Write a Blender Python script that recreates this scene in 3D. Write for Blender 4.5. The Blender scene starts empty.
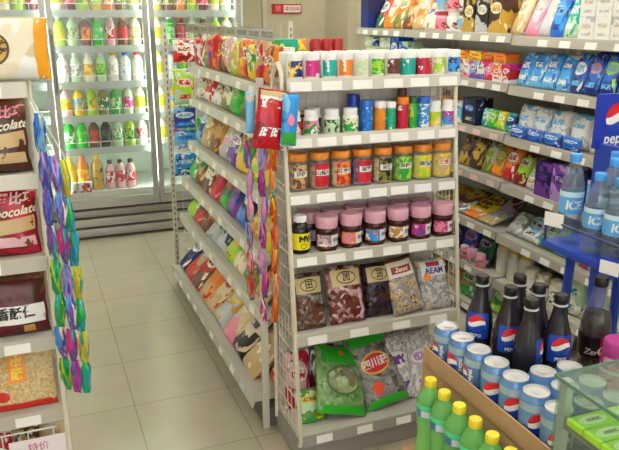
import bpy, bmesh, math, random
from mathutils import Matrix, Vector
random.seed(7)
S = bpy.context.scene
COL = S.collection
PI = math.pi
HP = PI / 2
ORD = ['first', 'second', 'third', 'fourth', 'fifth', 'sixth', 'seventh', 'eighth', 'ninth', 'tenth', 'eleventh',
       'twelfth', 'thirteenth', 'fourteenth', 'fifteenth', 'sixteenth', 'seventeenth', 'eighteenth', 'nineteenth', 'twentieth']

# ------------------------------------------------------------------ colours
def lin(c):
    return c / 12.92 if c <= .04045 else ((c + .055) / 1.055) ** 2.4
def rgb(r, g, b):
    return (lin(r / 255), lin(g / 255), lin(b / 255), 1)
PAL = {
 'red': (200, 30, 35), 'dark red': (140, 22, 30), 'crimson': (190, 25, 60), 'orange': (235, 130, 30), 'yellow': (240, 205, 40),
 'gold': (200, 160, 60), 'ochre': (190, 140, 60), 'tan': (200, 170, 120), 'beige': (222, 205, 165), 'cream': (238, 230, 205),
 'brown': (110, 65, 40), 'dark brown': (70, 38, 28), 'maroon': (95, 25, 35), 'lime': (165, 215, 50), 'green': (45, 165, 60),
 'bright green': (40, 190, 55), 'dark green': (25, 95, 50), 'teal': (20, 170, 160), 'pale green': (190, 220, 180),
 'light blue': (110, 185, 230), 'blue': (35, 105, 205), 'sky blue': (50, 150, 230), 'dark blue': (25, 45, 130), 'navy': (22, 28, 80),
 'purple': (115, 60, 160), 'lilac': (185, 150, 210), 'pink': (235, 140, 170), 'magenta': (205, 40, 130), 'white': (240, 240, 238),
 'silver': (190, 190, 195), 'grey': (140, 140, 140), 'black': (25, 22, 25), 'olive': (130, 130, 50), 'pale pink': (225, 180, 190),
 'clear': (205, 205, 195), 'royal blue': (30, 60, 180),
}
def C(n):
    return rgb(*PAL[n]) if isinstance(n, str) else n

# ------------------------------------------------------------------ materials
MC = {}
def new_mat(name):
    m = bpy.data.materials.new(name); m.use_nodes = True
    nt = m.node_tree
    return m, nt, nt.nodes['Principled BSDF']
def mat(col, rough=.45, metal=0., key=None, emit=0, spec=.5, noise=0):
    k = ('m', col if isinstance(col, str) else tuple(col), rough, metal, emit, noise)
    if k in MC: return MC[k]
    m, nt, p = new_mat('surface'); c = C(col)
    p.inputs['Base Color'].default_value = c
    p.inputs['Roughness'].default_value = rough
    p.inputs['Metallic'].default_value = metal
    p.inputs['Specular IOR Level'].default_value = spec
    if emit:
        p.inputs['Emission Color'].default_value = c
        p.inputs['Emission Strength'].default_value = emit
    if noise:
        tc = nt.nodes.new('ShaderNodeTexCoord'); nz = nt.nodes.new('ShaderNodeTexNoise')
        nz.inputs['Scale'].default_value = noise; nz.inputs['Detail'].default_value = 3
        nt.links.new(tc.outputs['Object'], nz.inputs['Vector'])
        mx = nt.nodes.new('ShaderNodeMix'); mx.data_type = 'RGBA'
        mx.inputs['A'].default_value = [v * .82 for v in c[:3]] + [1]; mx.inputs['B'].default_value = [min(1, v * 1.12) for v in c[:3]] + [1]
        nt.links.new(nz.outputs['Fac'], mx.inputs['Factor']); nt.links.new(mx.outputs['Result'], p.inputs['Base Color'])
    MC[k] = m
    return m
def clear(col, alpha=.2, rough=.05):
    """see-through plastic or glass: a tinted coat over what lies behind it"""
    k = ('c', str(col), alpha, rough)
    if k in MC: return MC[k]
    m, nt, p = new_mat('clear_plastic'); c = C(col)
    nt.nodes.remove(p)
    out = nt.nodes['Material Output']
    tr = nt.nodes.new('ShaderNodeBsdfTransparent'); tr.inputs['Color'].default_value = [.5 + .5 * v for v in c[:3]] + [1]
    df = nt.nodes.new('ShaderNodeBsdfPrincipled'); df.inputs['Base Color'].default_value = c; df.inputs['Roughness'].default_value = .3
    gl = nt.nodes.new('ShaderNodeBsdfGlossy'); gl.inputs['Roughness'].default_value = rough
    fr = nt.nodes.new('ShaderNodeFresnel'); fr.inputs['IOR'].default_value = 1.45
    a = nt.nodes.new('ShaderNodeMixShader'); a.inputs['Fac'].default_value = alpha
    b = nt.nodes.new('ShaderNodeMixShader')
    L = nt.links.new
    ge = nt.nodes.new('ShaderNodeNewGeometry'); iv = nt.nodes.new('ShaderNodeMath'); iv.operation = 'SUBTRACT'; iv.inputs[0].default_value = 1
    mu = nt.nodes.new('ShaderNodeMath'); mu.operation = 'MULTIPLY'
    L(ge.outputs['Backfacing'], iv.inputs[1]); L(fr.outputs[0], mu.inputs[0]); L(iv.outputs[0], mu.inputs[1])
    L(tr.outputs[0], a.inputs[1]); L(df.outputs[0], a.inputs[2]); L(mu.outputs[0], b.inputs['Fac'])
    L(a.outputs[0], b.inputs[1]); L(gl.outputs[0], b.inputs[2]); L(b.outputs[0], out.inputs['Surface'])
    MC[k] = m
    return m
def pack(c1, c2, c3='white', c4='red', seed=0, rough=.32, style='bag', scale=3.6, metal=0.):
    """printed packaging film: mottled two-colour print, a logo oval and lines of lettering, in the pack's own coordinates"""
    k = ('p', str(c1), str(c2), str(c3), str(c4), seed % 5, rough, style, scale)
    if k in MC: return MC[k]
    m, nt, p = new_mat('printed_film'); L = nt.links.new; N = nt.nodes.new
    rnd = random.Random(seed)
    tc = N('ShaderNodeTexCoord'); mp = N('ShaderNodeMapping'); mp.inputs['Location'].default_value = (seed * 3.7, seed * 1.3, 0)
    L(tc.outputs['Object'], mp.inputs['Vector'])
    nz = N('ShaderNodeTexNoise'); nz.inputs['Scale'].default_value = scale; nz.inputs['Detail'].default_value = 3
    L(mp.outputs[0], nz.inputs['Vector'])
    rp = N('ShaderNodeValToRGB'); rp.color_ramp.interpolation = 'CONSTANT'
    e = rp.color_ramp.elements; e[0].position = 0; e[0].color = C(c1); e[1].position = .53; e[1].color = C(c2)
    if style == 'box': e[1].position = .6
    e3 = e.new(.66); e3.color = C(c4)
    if scale < 8:
        rp.color_ramp.elements[0].color = C(c2); rp.color_ramp.elements[1].position = .28 + .1 * rnd.random(); rp.color_ramp.elements[1].color = C(c1)
        rp.color_ramp.elements[2].position = .86 + .06 * rnd.random(); rp.color_ramp.elements[2].color = C(c4 if rnd.random() < .5 else c2)
        s0 = N('ShaderNodeSeparateXYZ'); L(tc.outputs['Object'], s0.inputs[0])
        w1 = N('ShaderNodeMath'); w1.operation = 'MULTIPLY_ADD'; L(nz.outputs['Fac'], w1.inputs[0]); w1.inputs[1].default_value = .5; w1.inputs[2].default_value = -.25
        w2 = N('ShaderNodeMath'); w2.operation = 'ADD'; L(w1.outputs[0], w2.inputs[0]); L(s0.outputs['Z'], w2.inputs[1])
        w3 = N('ShaderNodeMath'); w3.operation = 'MULTIPLY_ADD'; L(s0.outputs['X'], w3.inputs[0]); w3.inputs[1].default_value = rnd.choice((-.35, .35, 0)); L(w2.outputs[0], w3.inputs[2])
        L(w3.outputs[0], rp.inputs['Fac'])
    else: L(nz.outputs['Fac'], rp.inputs['Fac'])
    vo = N('ShaderNodeTexVoronoi'); vo.inputs['Scale'].default_value = scale * 2.2; L(mp.outputs[0], vo.inputs['Vector'])
    vs = N('ShaderNodeSeparateColor'); L(vo.outputs['Color'], vs.inputs[0])
    r2 = N('ShaderNodeValToRGB'); r2.color_ramp.interpolation = 'CONSTANT'; q = r2.color_ramp.elements
    q[0].position = 0; q[0].color = C(c2); q[1].position = .4; q[1].color = C(c1)
    for po, cc in ((.6, c3), (.8, c4)): q.new(po).color = C(cc)
    L(vs.outputs[0], r2.inputs['Fac'])
    n2 = N('ShaderNodeTexNoise'); n2.inputs['Scale'].default_value = scale * .7; n2.inputs['Detail'].default_value = 0; L(mp.outputs[0], n2.inputs['Vector'])
    th = N('ShaderNodeMath'); th.operation = 'GREATER_THAN'; th.inputs[1].default_value = .59 if style == 'bag' else .64; L(n2.outputs['Fac'], th.inputs[0])
    mz = N('ShaderNodeMix'); mz.data_type = 'RGBA'; L(th.outputs[0], mz.inputs['Factor']); L(rp.outputs[0], mz.inputs['A']); L(r2.outputs[0], mz.inputs['B'])
    sp = N('ShaderNodeSeparateXYZ'); L(tc.outputs['Object'], sp.inputs[0])
    def M(op, a, b=None):
        n = N('ShaderNodeMath'); n.operation = op
        for i, v in enumerate((a, b)):
            if v is None: continue
            if isinstance(v, (int, float)): n.inputs[i].default_value = v
            else: L(v, n.inputs[i])
        return n.outputs[0]
    zc = rnd.choice((.62, .66, .58)); aw = rnd.uniform(.3, .42); ah = rnd.uniform(.1, .17)
    ex = M('POWER', M('DIVIDE', sp.outputs['X'], aw), 2); ez = M('POWER', M('DIVIDE', M('SUBTRACT', sp.outputs['Z'], zc), ah), 2)
    el = M('LESS_THAN', M('ADD', ex, ez), 1.)
    mx = N('ShaderNodeMix'); mx.data_type = 'RGBA'; L(el, mx.inputs['Factor']); L(mz.outputs['Result'], mx.inputs['A']); mx.inputs['B'].default_value = C(c3)
    # lettering blocks inside the oval and a caption low on the pack
    bk = N('ShaderNodeTexVoronoi'); bk.inputs['Scale'].default_value = 11; L(mp.outputs[0], bk.inputs['Vector'])
    ink = M('GREATER_THAN', bk.outputs['Distance'], .42)
    row1 = M('LESS_THAN', M('ABSOLUTE', M('SUBTRACT', sp.outputs['Z'], zc)), ah * .55)
    row2 = M('LESS_THAN', M('ABSOLUTE', M('SUBTRACT', sp.outputs['Z'], .22)), .06)
    inx = M('LESS_THAN', M('ABSOLUTE', sp.outputs['X']), aw * .75)
    tx = M('MULTIPLY', M('MULTIPLY', ink, M('MAXIMUM', row1, row2)), inx)
    m2 = N('ShaderNodeMix'); m2.data_type = 'RGBA'; L(tx, m2.inputs['Factor']); L(mx.outputs['Result'], m2.inputs['A'])
    m2.inputs['B'].default_value = C(c4) if c4 != c3 else C('black')
    L(m2.outputs['Result'], p.inputs['Base Color'])
    p.inputs['Roughness'].default_value = rough; p.inputs['Metallic'].default_value = metal
    MC[k] = m
    return m
def foil(c1, c2, c3, seed=0):
    """crinkled shiny sachet film in three blended colours"""
    k = ('f', c1, c2, c3, seed % 3)
    if k in MC: return MC[k]
    m, nt, p = new_mat('sachet_foil'); L = nt.links.new; N = nt.nodes.new
    tc = N('ShaderNodeTexCoord'); mp = N('ShaderNodeMapping'); mp.inputs['Location'].default_value = (seed % 3 * 4.1, 0, 0); mp.inputs['Scale'].default_value = (1.6, 1, .8)
    L(tc.outputs['Object'], mp.inputs['Vector'])
    nz = N('ShaderNodeTexNoise'); nz.inputs['Scale'].default_value = 1.5; nz.inputs['Detail'].default_value = 2; nz.inputs['Distortion'].default_value = .6
    L(mp.outputs[0], nz.inputs['Vector'])
    rp = N('ShaderNodeValToRGB'); e = rp.color_ramp.elements; e[0].position = .36; e[0].color = C(c1); e[1].position = .62; e[1].color = C(c3); q = e.new(.5); q.color = C(c2)
    L(nz.outputs['Fac'], rp.inputs['Fac']); L(rp.outputs[0], p.inputs['Base Color'])
    bp = N('ShaderNodeBump'); bp.inputs['Strength'].default_value = .5; bp.inputs['Distance'].default_value = .06; L(nz.outputs['Fac'], bp.inputs['Height']); L(bp.outputs[0], p.inputs['Normal'])
    p.inputs['Roughness'].default_value = .2; p.inputs['Metallic'].default_value = .25
    MC[k] = m
    return m
def lumps(c1, c2, c3, scale=90, rough=.5):
    """nuts, beans, dried fruit: cell pattern of the food's own colours"""
    k = ('l', str(c1), str(c2), str(c3), scale)
    if k in MC: return MC[k]
    m, nt, p = new_mat('dried_food'); L = nt.links.new; N = nt.nodes.new
    tc = N('ShaderNodeTexCoord'); v = N('ShaderNodeTexVoronoi'); v.inputs['Scale'].default_value = scale
    L(tc.outputs['Object'], v.inputs['Vector'])
    sx = N('ShaderNodeSeparateColor'); L(v.outputs['Color'], sx.inputs[0])
    rp = N('ShaderNodeValToRGB'); e = rp.color_ramp.elements
    e[0].color = C(c1); e[1].color = C(c3); q = e.new(.5); q.color = C(c2)
    L(sx.outputs[0], rp.inputs['Fac']); L(rp.outputs[0], p.inputs['Base Color'])
    bp = N('ShaderNodeBump'); bp.inputs['Strength'].default_value = .8; bp.inputs['Distance'].default_value = .004; bp.invert = True
    L(v.outputs['Distance'], bp.inputs['Height']); L(bp.outputs[0], p.inputs['Normal'])
    p.inputs['Roughness'].default_value = rough
    MC[k] = m
    return m
IVORY = mat(rgb(214, 208, 190), .4)
RAILW = mat(rgb(205, 201, 190), .35)
SHELFG = mat(rgb(196, 193, 184), .4)
TAGW = mat(rgb(244, 243, 240), .5)
TAGP = mat(rgb(226, 196, 192), .5)
GREYP = mat(rgb(150, 147, 142), .5)
CHROME = mat(rgb(200, 200, 200), .25, 1)
WHITE = mat('white', .4)

# ------------------------------------------------------------------ meshes
class B:
    def __init__(self): self.bm = bmesh.new()
    def box(self, x0, x1, y0, y1, z0, z1, mi=0):
        v = [self.bm.verts.new((x, y, z)) for z in (z0, z1) for y in (y0, y1) for x in (x0, x1)]
        for f in ((0, 2, 3, 1), (4, 5, 7, 6), (0, 1, 5, 4), (2, 6, 7, 3), (0, 4, 6, 2), (1, 3, 7, 5)):
            self.bm.faces.new([v[i] for i in f]).material_index = mi
        return self
    def lathe(self, prof, seg=20, mi=0, cx=0, cy=0, caps=False):
        rings = []
        for r, z in prof:
            if r < 1e-6: rings.append([self.bm.verts.new((cx, cy, z))])
            else: rings.append([self.bm.verts.new((cx + r * math.sin(2 * PI * i / seg), cy - r * math.cos(2 * PI * i / seg), z)) for i in range(seg)])
        for a, b in zip(rings, rings[1:]):
            for i in range(seg):
                j = (i + 1) % seg
                if len(a) == 1 and len(b) == 1: continue
                if len(a) == 1: f = (a[0], b[j], b[i])
                elif len(b) == 1: f = (a[i], a[j], b[0])
                else: f = (a[i], a[j], b[j], b[i])
                self.bm.faces.new(f).material_index = mi
        for ring, rev in ((rings[0], True), (rings[-1], False)):
            if caps and len(ring) > 2: self.bm.faces.new(ring[::-1] if rev else ring).material_index = mi
        return self
    def tube(self, pts, r, seg=8, mi=0):
        pts = [Vector(p) for p in pts]; rings = []
        for i, p in enumerate(pts):
            d = (pts[min(i + 1, len(pts) - 1)] - pts[max(i - 1, 0)]).normalized()
            a = d.cross(Vector((1, 0, 0)) if abs(d.x) < .9 else Vector((0, 1, 0))).normalized(); b = d.cross(a)
            rings.append([self.bm.verts.new(p + r * (math.cos(2 * PI * k / seg) * a + math.sin(2 * PI * k / seg) * b)) for k in range(seg)])
        for a, b in zip(rings, rings[1:]):
            for k in range(seg):
                self.bm.faces.new((a[k], a[(k + 1) % seg], b[(k + 1) % seg], b[k])).material_index = mi
        self.bm.faces.new(rings[0][::-1]); self.bm.faces.new(rings[-1])
        return self
    def prism(self, poly, axis_pts, mi=0):
        """extrude a closed (y,z) polygon between two x values"""
        x0, x1 = axis_pts
        a = [self.bm.verts.new((x0, y, z)) for y, z in poly]; b = [self.bm.verts.new((x1, y, z)) for y, z in poly]
        n = len(poly)
        for i in range(n): self.bm.faces.new((a[i], b[i], b[(i + 1) % n], a[(i + 1) % n])).material_index = mi
        self.bm.faces.new(a[::-1]).material_index = mi; self.bm.faces.new(b).material_index = mi
        return self
    def quad(self, *p, mi=0):
        self.bm.faces.new([self.bm.verts.new(q) for q in p]).material_index = mi
        return self
    def mesh(self, name='shape', bevel=0, smooth=35, seg=2, merge=False):
        if merge: bmesh.ops.remove_doubles(self.bm, verts=self.bm.verts, dist=1e-5)
        if bevel: bmesh.ops.bevel(self.bm, geom=self.bm.edges[:], offset=bevel, segments=seg, affect='EDGES', profile=.6)
        bmesh.ops.recalc_face_normals(self.bm, faces=self.bm.faces[:])
        me = bpy.data.meshes.new(name); self.bm.to_mesh(me); self.bm.free()
        if smooth:
            me.shade_smooth(); me.set_sharp_from_angle(angle=math.radians(smooth))
        return me
MESH = {}
def shared(key, fn):
    if key not in MESH: MESH[key] = fn()
    return MESH[key]

KIDS = {}
def part(name, me, ma, parent=None, loc=(0, 0, 0), rot=(0, 0, 0), scale=(1, 1, 1), label=None):
    ms = ma if isinstance(ma, (list, tuple)) else [ma]
    while len(me.materials) < len(ms): me.materials.append(None)
    o = bpy.data.objects.new(name, me); COL.objects.link(o)
    for i, m in enumerate(ms):
        o.material_slots[i].link = 'OBJECT'; o.material_slots[i].material = m
    o.location = loc; o.rotation_euler = rot; o.scale = scale
    if parent:
        o.parent = parent; KIDS.setdefault(parent.name, []).append(o)
    if label: o['label'] = label
    return o
def tag(o, label, cat, group=None):
    o['label'] = label; o['category'] = cat
    if group: o['group'] = group
    return o
def thing(name, label, cat, loc=(0, 0, 0), rot=(0, 0, 0), group=None, scale=(1, 1, 1)):
    o = bpy.data.objects.new(name, None); COL.objects.link(o); o.empty_display_size = .05
    o.location = loc; o.rotation_euler = rot; o.scale = scale
    return tag(o, label, cat, group)
def struct(name, me, ma, label=None, loc=(0, 0, 0)):
    o = part(name, me, ma, None, loc); o['kind'] = 'structure'
    if label: o['label'] = label
    return o
def boxmesh(w, d, h, bev=0):
    return shared(('box', w, d, h, bev), lambda: B().box(-w / 2, w / 2, -d / 2, d / 2, 0, h).mesh(bevel=bev))

# text as geometry --------------------------------------------------
def text_mesh(body, size, place, shear=0, bold=0, vertical=False):
    cu = bpy.data.curves.new('t', 'FONT'); cu.body = '\n'.join(body) if vertical else body
    cu.size = size; cu.shear = shear; cu.align_x = 'CENTER'; cu.align_y = 'CENTER'; cu.offset = bold; cu.resolution_u = 3
    if vertical: cu.space_line = .8
    o = bpy.data.objects.new('t', cu); COL.objects.link(o)
    dg = bpy.context.evaluated_depsgraph_get(); dg.update()
    me = bpy.data.meshes.new_from_object(o.evaluated_get(dg))
    bpy.data.objects.remove(o); bpy.data.curves.remove(cu)
    bm = bmesh.new(); bm.from_mesh(me)
    if place is not None:
        bmesh.ops.triangulate(bm, faces=bm.faces[:])
        for v in bm.verts: v.co = place(v.co.x, v.co.y)
    bm.to_mesh(me); bm.free(); me.materials.clear()
    return me
def on_cyl(R, z, a0=0):
    return lambda x, y: Vector((R * math.sin(x / R + a0), -R * math.cos(x / R + a0), z + y))
def on_flat(x0, y0, z0):
    return lambda x, y: Vector((x0 + x, y0, z0 + y))
def on_top(x0, y0, z0):
    return lambda x, y: Vector((x0 + x, y0 + y, z0))
def cyl_patch(R, z0, z1, a0, a1, n=10):
    b = B(); q = []
    for i in range(n + 1):
        a = a0 + (a1 - a0) * i / n
        q.append((b.bm.verts.new((R * math.sin(a), -R * math.cos(a), z0)), b.bm.verts.new((R * math.sin(a), -R * math.cos(a), z1))))
    for (a, c), (d, e) in zip(q, q[1:]): b.bm.faces.new((a, d, e, c))
    return b.mesh()
def globe_mesh(place, s, off):
    """round emblem: red upper wave, white middle wave, blue lower wave"""
    b = B(); n = 16; bands = {0: [], 1: [], 2: []}
    for i in range(n + 1):
        x = -math.cos(PI * i / n); h = math.sqrt(max(0, 1 - x * x))
        hi = max(-h, min(h, .22 + .22 * math.sin(x * 2.2 + .4))); lo = max(-h, min(hi, -.25 + .2 * math.sin(x * 2.4 - .2)))
        for mi, (a, c) in enumerate(((hi, h), (lo, hi), (-h, lo))): bands[mi].append((x, a, c))
    for mi, cols in bands.items():
        for (x0, a0, c0), (x1, a1, c1) in zip(cols, cols[1:]):
            if c0 - a0 < 1e-4 and c1 - a1 < 1e-4: continue
            ps = [place(x * s, y * s) for x, y in ((x0, a0), (x1, a1), (x1, c1), (x0, c0))]
            try: b.quad(*ps, mi=mi)
            except Exception: pass
    return b.mesh(merge=True, smooth=0)
GLOBE = [mat(rgb(214, 30, 45), .3), mat('white', .3), mat(rgb(25, 70, 175), .3)]

# bags --------------------------------------------------------------
def bag_fn(w, h, t, seed, sq=False):
    eu, ev = (6, 9) if sq else (3.2, 5)
    r = random.Random(seed)
    ph = [(r.uniform(2, 6), r.uniform(2, 6), r.uniform(0, 6), r.uniform(.4, 1)) for _ in range(5)]
    def f(u, v, side=-1, off=0):
        e = max(0., 1 - abs(u) ** eu); g = max(0., 1 - abs(v) ** ev)
        th = t / 2 * (e ** .6) * (g ** .75)
        wr = sum(a * math.sin(p * u * 2.1 + q * v * 2.3 + o) for p, q, o, a in ph) * t * .022
        pin = 1 - .05 * (1 - abs(v) ** 3) + .012 * math.sin(9 * v + seed)
        y = side * (th + wr * e * g + .0012 + off)
        if abs(v) > .93: y += .0012 * math.sin(u * 40)
        return Vector((u * w / 2 * pin, y, (v + 1) * h / 2 + .004 * h * math.sin(5 * u + seed)))
    return f
def bag_mesh(w, h, t, seed=0, nu=14, nv=18, sq=False):
    f = bag_fn(w, h, t, seed, sq); b = B()
    us = [math.sin(HP * (2 * i / nu - 1)) for i in range(nu + 1)]
    vs = [-1, -.93] + [-.9 + 1.8 * i / (nv - 4) for i in range(nv - 3)] + [.93, 1]
    G = {}
    for s in (-1, 1):
        for i, u in enumerate(us):
            for j, v in enumerate(vs): G[s, i, j] = b.bm.verts.new(f(u, v, s))
    nj = len(vs) - 1
    for s in (-1, 1):
        for i in range(nu):
            for j in range(nj):
                q = [G[s, i, j], G[s, i + 1, j], G[s, i + 1, j + 1], G[s, i, j + 1]]
                b.bm.faces.new(q if s < 0 else q[::-1])
    edge = [(i, 0) for i in range(nu)] + [(nu, j) for j in range(nj)] + [(i, nj) for i in range(nu, 0, -1)] + [(0, j) for j in range(nj, 0, -1)]
    for (a, c), (d, e) in zip(edge, edge[1:] + edge[:1]):
        b.bm.faces.new((G[-1, a, c], G[1, a, c], G[1, d, e], G[-1, d, e]))
    return b.mesh(smooth=60)
def patch(f, u0, u1, v0, v1, off=.0012, n=8, oval=False, slant=0):
    b = B(); G = {}
    for i in range(n + 1):
        for j in range(n + 1):
            a, c = 2 * i / n - 1, 2 * j / n - 1
            if oval: a, c = a * math.sqrt(1 - c * c / 2), c * math.sqrt(1 - a * a / 2)
            u = (u0 + u1) / 2 + a * (u1 - u0) / 2 + slant * c * 0; v = (v0 + v1) / 2 + c * (v1 - v0) / 2 + slant * a
            G[i, j] = b.bm.verts.new(f(max(-1, min(1, u)), max(-1, min(1, v)), -1, off))
    for i in range(n):
        for j in range(n): b.bm.faces.new((G[i, j], G[i + 1, j], G[i + 1, j + 1], G[i, j + 1]))
    return b.mesh(smooth=60)
def on_bag(f, w, h, u0, v0, off=.0024, slant=0):
    def pl(x, y):
        u = u0 + 2 * x / w; v = v0 + 2 * y / h + slant * (2 * x / w)
        return f(max(-.99, min(.99, u)), max(-.99, min(.99, v)), -1, off)
    return pl
UB = [None] * 4
def unit_bag(i):
    return shared(('ubag', i % 6), lambda: bag_mesh(1, 1, 1, seed=i % 6 + 11, nu=10, nv=14, sq=i % 3 != 0))
def bag(x, y, z, w, h, t, tilt, rotz, m, label, cat='bag', name='snack_bag', group=None, roll=0, i=0, rest=None):
    """a filled packet standing or leaning, foot at (x, y, z)"""
    o = part(name, unit_bag(i), m, None, (x, y, z), (-tilt, roll, rotz), (w, t, h))
    if rest is not None: settle(o, rest)
    return tag(o, label, cat, group)
def settle(o, z):
    """rest the lowest point of a thing on the surface at height z"""
    m0 = Matrix.LocRotScale(o.location, o.rotation_euler, o.scale); lo = 9
    def walk(q, m):
        nonlocal lo
        if q.data:
            for v in q.data.vertices: lo = min(lo, (m @ v.co).z)
        for c in KIDS.get(q.name, []): walk(c, m @ Matrix.LocRotScale(c.location, c.rotation_euler, c.scale))
    walk(o, m0)
    o.location.z += z - lo + .0006
    return o
def carton(x, y, z, w, d, h, rotz, m, label, cat='box', name='carton_box', group=None, tilt=0):
    me = shared(('ubox',), lambda: B().box(-.5, .5, -.5, .5, 0, 1).mesh(smooth=0))
    o = part(name, me, m, None, (x, y, z), (-tilt, 0, rotz), (w, d, h))
    return tag(o, label, cat, group)
FACE_LEFT = -HP          # goods on the right wall and the long rack look towards -x

# ------------------------------------------------------------------ room shell
X0, X1, Y0, Y1, ZC = -2.0, 2.42, -1.6, 5.56, 2.75
def floor_material():
    m, nt, p = new_mat('glazed_tiles'); L = nt.links.new; N = nt.nodes.new
    tc = N('ShaderNodeTexCoord'); mp = N('ShaderNodeMapping'); mp.inputs['Location'].default_value = (-.26 + .385 * 8, -2.555 + .385 * 12, 0)
    L(tc.outputs['Object'], mp.inputs['Vector'])
    br = N('ShaderNodeTexBrick'); br.offset = 0; br.inputs['Scale'].default_value = 1
    br.inputs['Brick Width'].default_value = .385; br.inputs['Row Height'].default_value = .385
    br.inputs['Mortar Size'].default_value = .0021; br.inputs['Mortar Smooth'].default_value = .3
    br.inputs['Color1'].default_value = rgb(182, 173, 154); br.inputs['Color2'].default_value = rgb(177, 169, 150)
    br.inputs['Mortar'].default_value = rgb(140, 133, 117)
    L(mp.outputs[0], br.inputs['Vector'])
    nz = N('ShaderNodeTexNoise'); nz.inputs['Scale'].default_value = 7; nz.inputs['Detail'].default_value = 6; L(tc.outputs['Object'], nz.inputs['Vector'])
    mx = N('ShaderNodeMix'); mx.data_type = 'RGBA'; mx.blend_type = 'MULTIPLY'; mx.inputs['Factor'].default_value = .25
    L(br.outputs['Color'], mx.inputs['A']); L(nz.outputs['Color'], mx.inputs['B']); L(mx.outputs['Result'], p.inputs['Base Color'])
    p.inputs['Roughness'].default_value = .16
    return m
struct('floor', B().box(X0, X1, Y0, Y1, -.05, 0).mesh(smooth=0), floor_material())
struct('ceiling', B().box(X0, X1, Y0, Y1, ZC, ZC + .05).mesh(smooth=0), mat(rgb(235, 233, 226), .8))
WALL = mat(rgb(206, 198, 172), .75, noise=3)
struct('wall_back', B().box(X0 - .1, X1 + .1, Y1, Y1 + .1, 0, ZC).mesh(smooth=0), WALL)
struct('wall_right', B().box(X1, X1 + .1, Y0, Y1, 0, ZC).mesh(smooth=0), WALL)
struct('wall_left', B().box(X0 - .1, X0, Y0, Y1, 0, ZC).mesh(smooth=0), WALL)
wf = B(); wf.box(X0 - .1, -1.6, Y0 - .1, Y0, 0, ZC).box(2.1, X1 + .1, Y0 - .1, Y0, 0, ZC).box(-1.6, 2.1, Y0 - .1, Y0, 0, .5).box(-1.6, 2.1, Y0 - .1, Y0, 2.45, ZC)
struct('wall_front', wf.mesh(smooth=0), WALL)
wn = struct('window_1', B().box(-1.6, -1.54, Y0 - .07, Y0 - .02, .5, 2.45).box(2.04, 2.1, Y0 - .07, Y0 - .02, .5, 2.45).box(-1.54, 2.04, Y0 - .07, Y0 - .02, .5, .56)
            .box(-1.54, 2.04, Y0 - .07, Y0 - .02, 2.39, 2.45).box(.22, .28, Y0 - .07, Y0 - .02, .56, 2.39).mesh(smooth=0), mat(rgb(170, 172, 175), .3, .8))
part('glass_pane', B().box(-1.54, 2.04, Y0 - .05, Y0 - .044, .56, 2.39).mesh(smooth=0), clear('white', .02), wn)
struct('trim_1', B().box(2.34, X1, 5.1, Y1, 0, ZC).mesh(smooth=0), mat(rgb(196, 188, 165), .75))
struct('trim_2', B().box(1.79, 1.83, Y1 - .03, Y1, 0, ZC).mesh(smooth=0), mat(rgb(214, 208, 186), .7))
for n, (a, b_) in {'baseboard_back': ((1.5, 2.34), (Y1 - .012, Y1))}.items():
    struct(n, B().box(a[0], a[1], b_[0], b_[1], 0, .1).mesh(smooth=0), mat(rgb(150, 135, 115), .4))

# ceiling lamps
for i, (x, y) in enumerate([(-.6, .4), (1.0, .2), (-.6, 2.9), (1.0, 2.6), (1.0, 4.4), (1.95, 1.4), (1.95, 3.4)]):
    where = ['over the shop front, left', 'over the glass counter', 'over the left aisle', 'over the long snack rack', 'before the drinks cooler', 'over the blue water stand', 'over the wall shelves'][i]
    t = thing('ceiling_lamp', 'white twin-tube fluorescent ceiling lamp ' + where, 'lamp', (x, y, ZC - .09), group='fluorescent ceiling lamps')
    part('lamp_housing', boxmesh(.22, 1.24, .09), WHITE, t)
    for sx in (-.055, .055):
        part('lamp_tube', shared('tube', lambda: B().tube([(0, -.59, 0), (0, .59, 0)], .014).mesh()), mat(rgb(255, 250, 240), .5, emit=36), t, (sx, 0, -.018))

# ------------------------------------------------------------------ drinks cooler
YF = 4.85
CX0, CX1 = -.5, 1.44
cooler = thing('drinks_cooler', 'tall silver three-door glass drinks cooler at the back of the shop', 'fridge', (0, 0, 0))
ALU = mat(rgb(176, 176, 172), .35, .55)
INNER = mat(rgb(226, 238, 226), .5)
cb = B()
cb.box(CX0, CX1, 5.5, 5.54, 0, 2.1).box(CX0, CX0 + .03, YF + .05, 5.5, 0, 2.1).box(CX1 - .03, CX1, YF + .05, 5.5, 0, 2.1).box(CX0, CX1, YF + .05, 5.5, 2.1, 2.16)
part('cabinet', cb.mesh(smooth=0), INNER, cooler)
kb = B().box(CX0, CX1, YF + .03, 5.5, .0, .22)
part('base_plinth', kb.mesh(smooth=0), mat(rgb(96, 88, 82), .5), cooler)
for z0, z1, m in ((.02, .075, ALU), (.09, .145, ALU), (.16, .205, mat(rgb(150, 147, 142), .35, .5))):
    part('base_rib', boxmesh(CX1 - CX0, .05, z1 - z0, .006), m, cooler, ((CX0 + CX1) / 2, YF + .02, z0))
DW = .635
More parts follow.
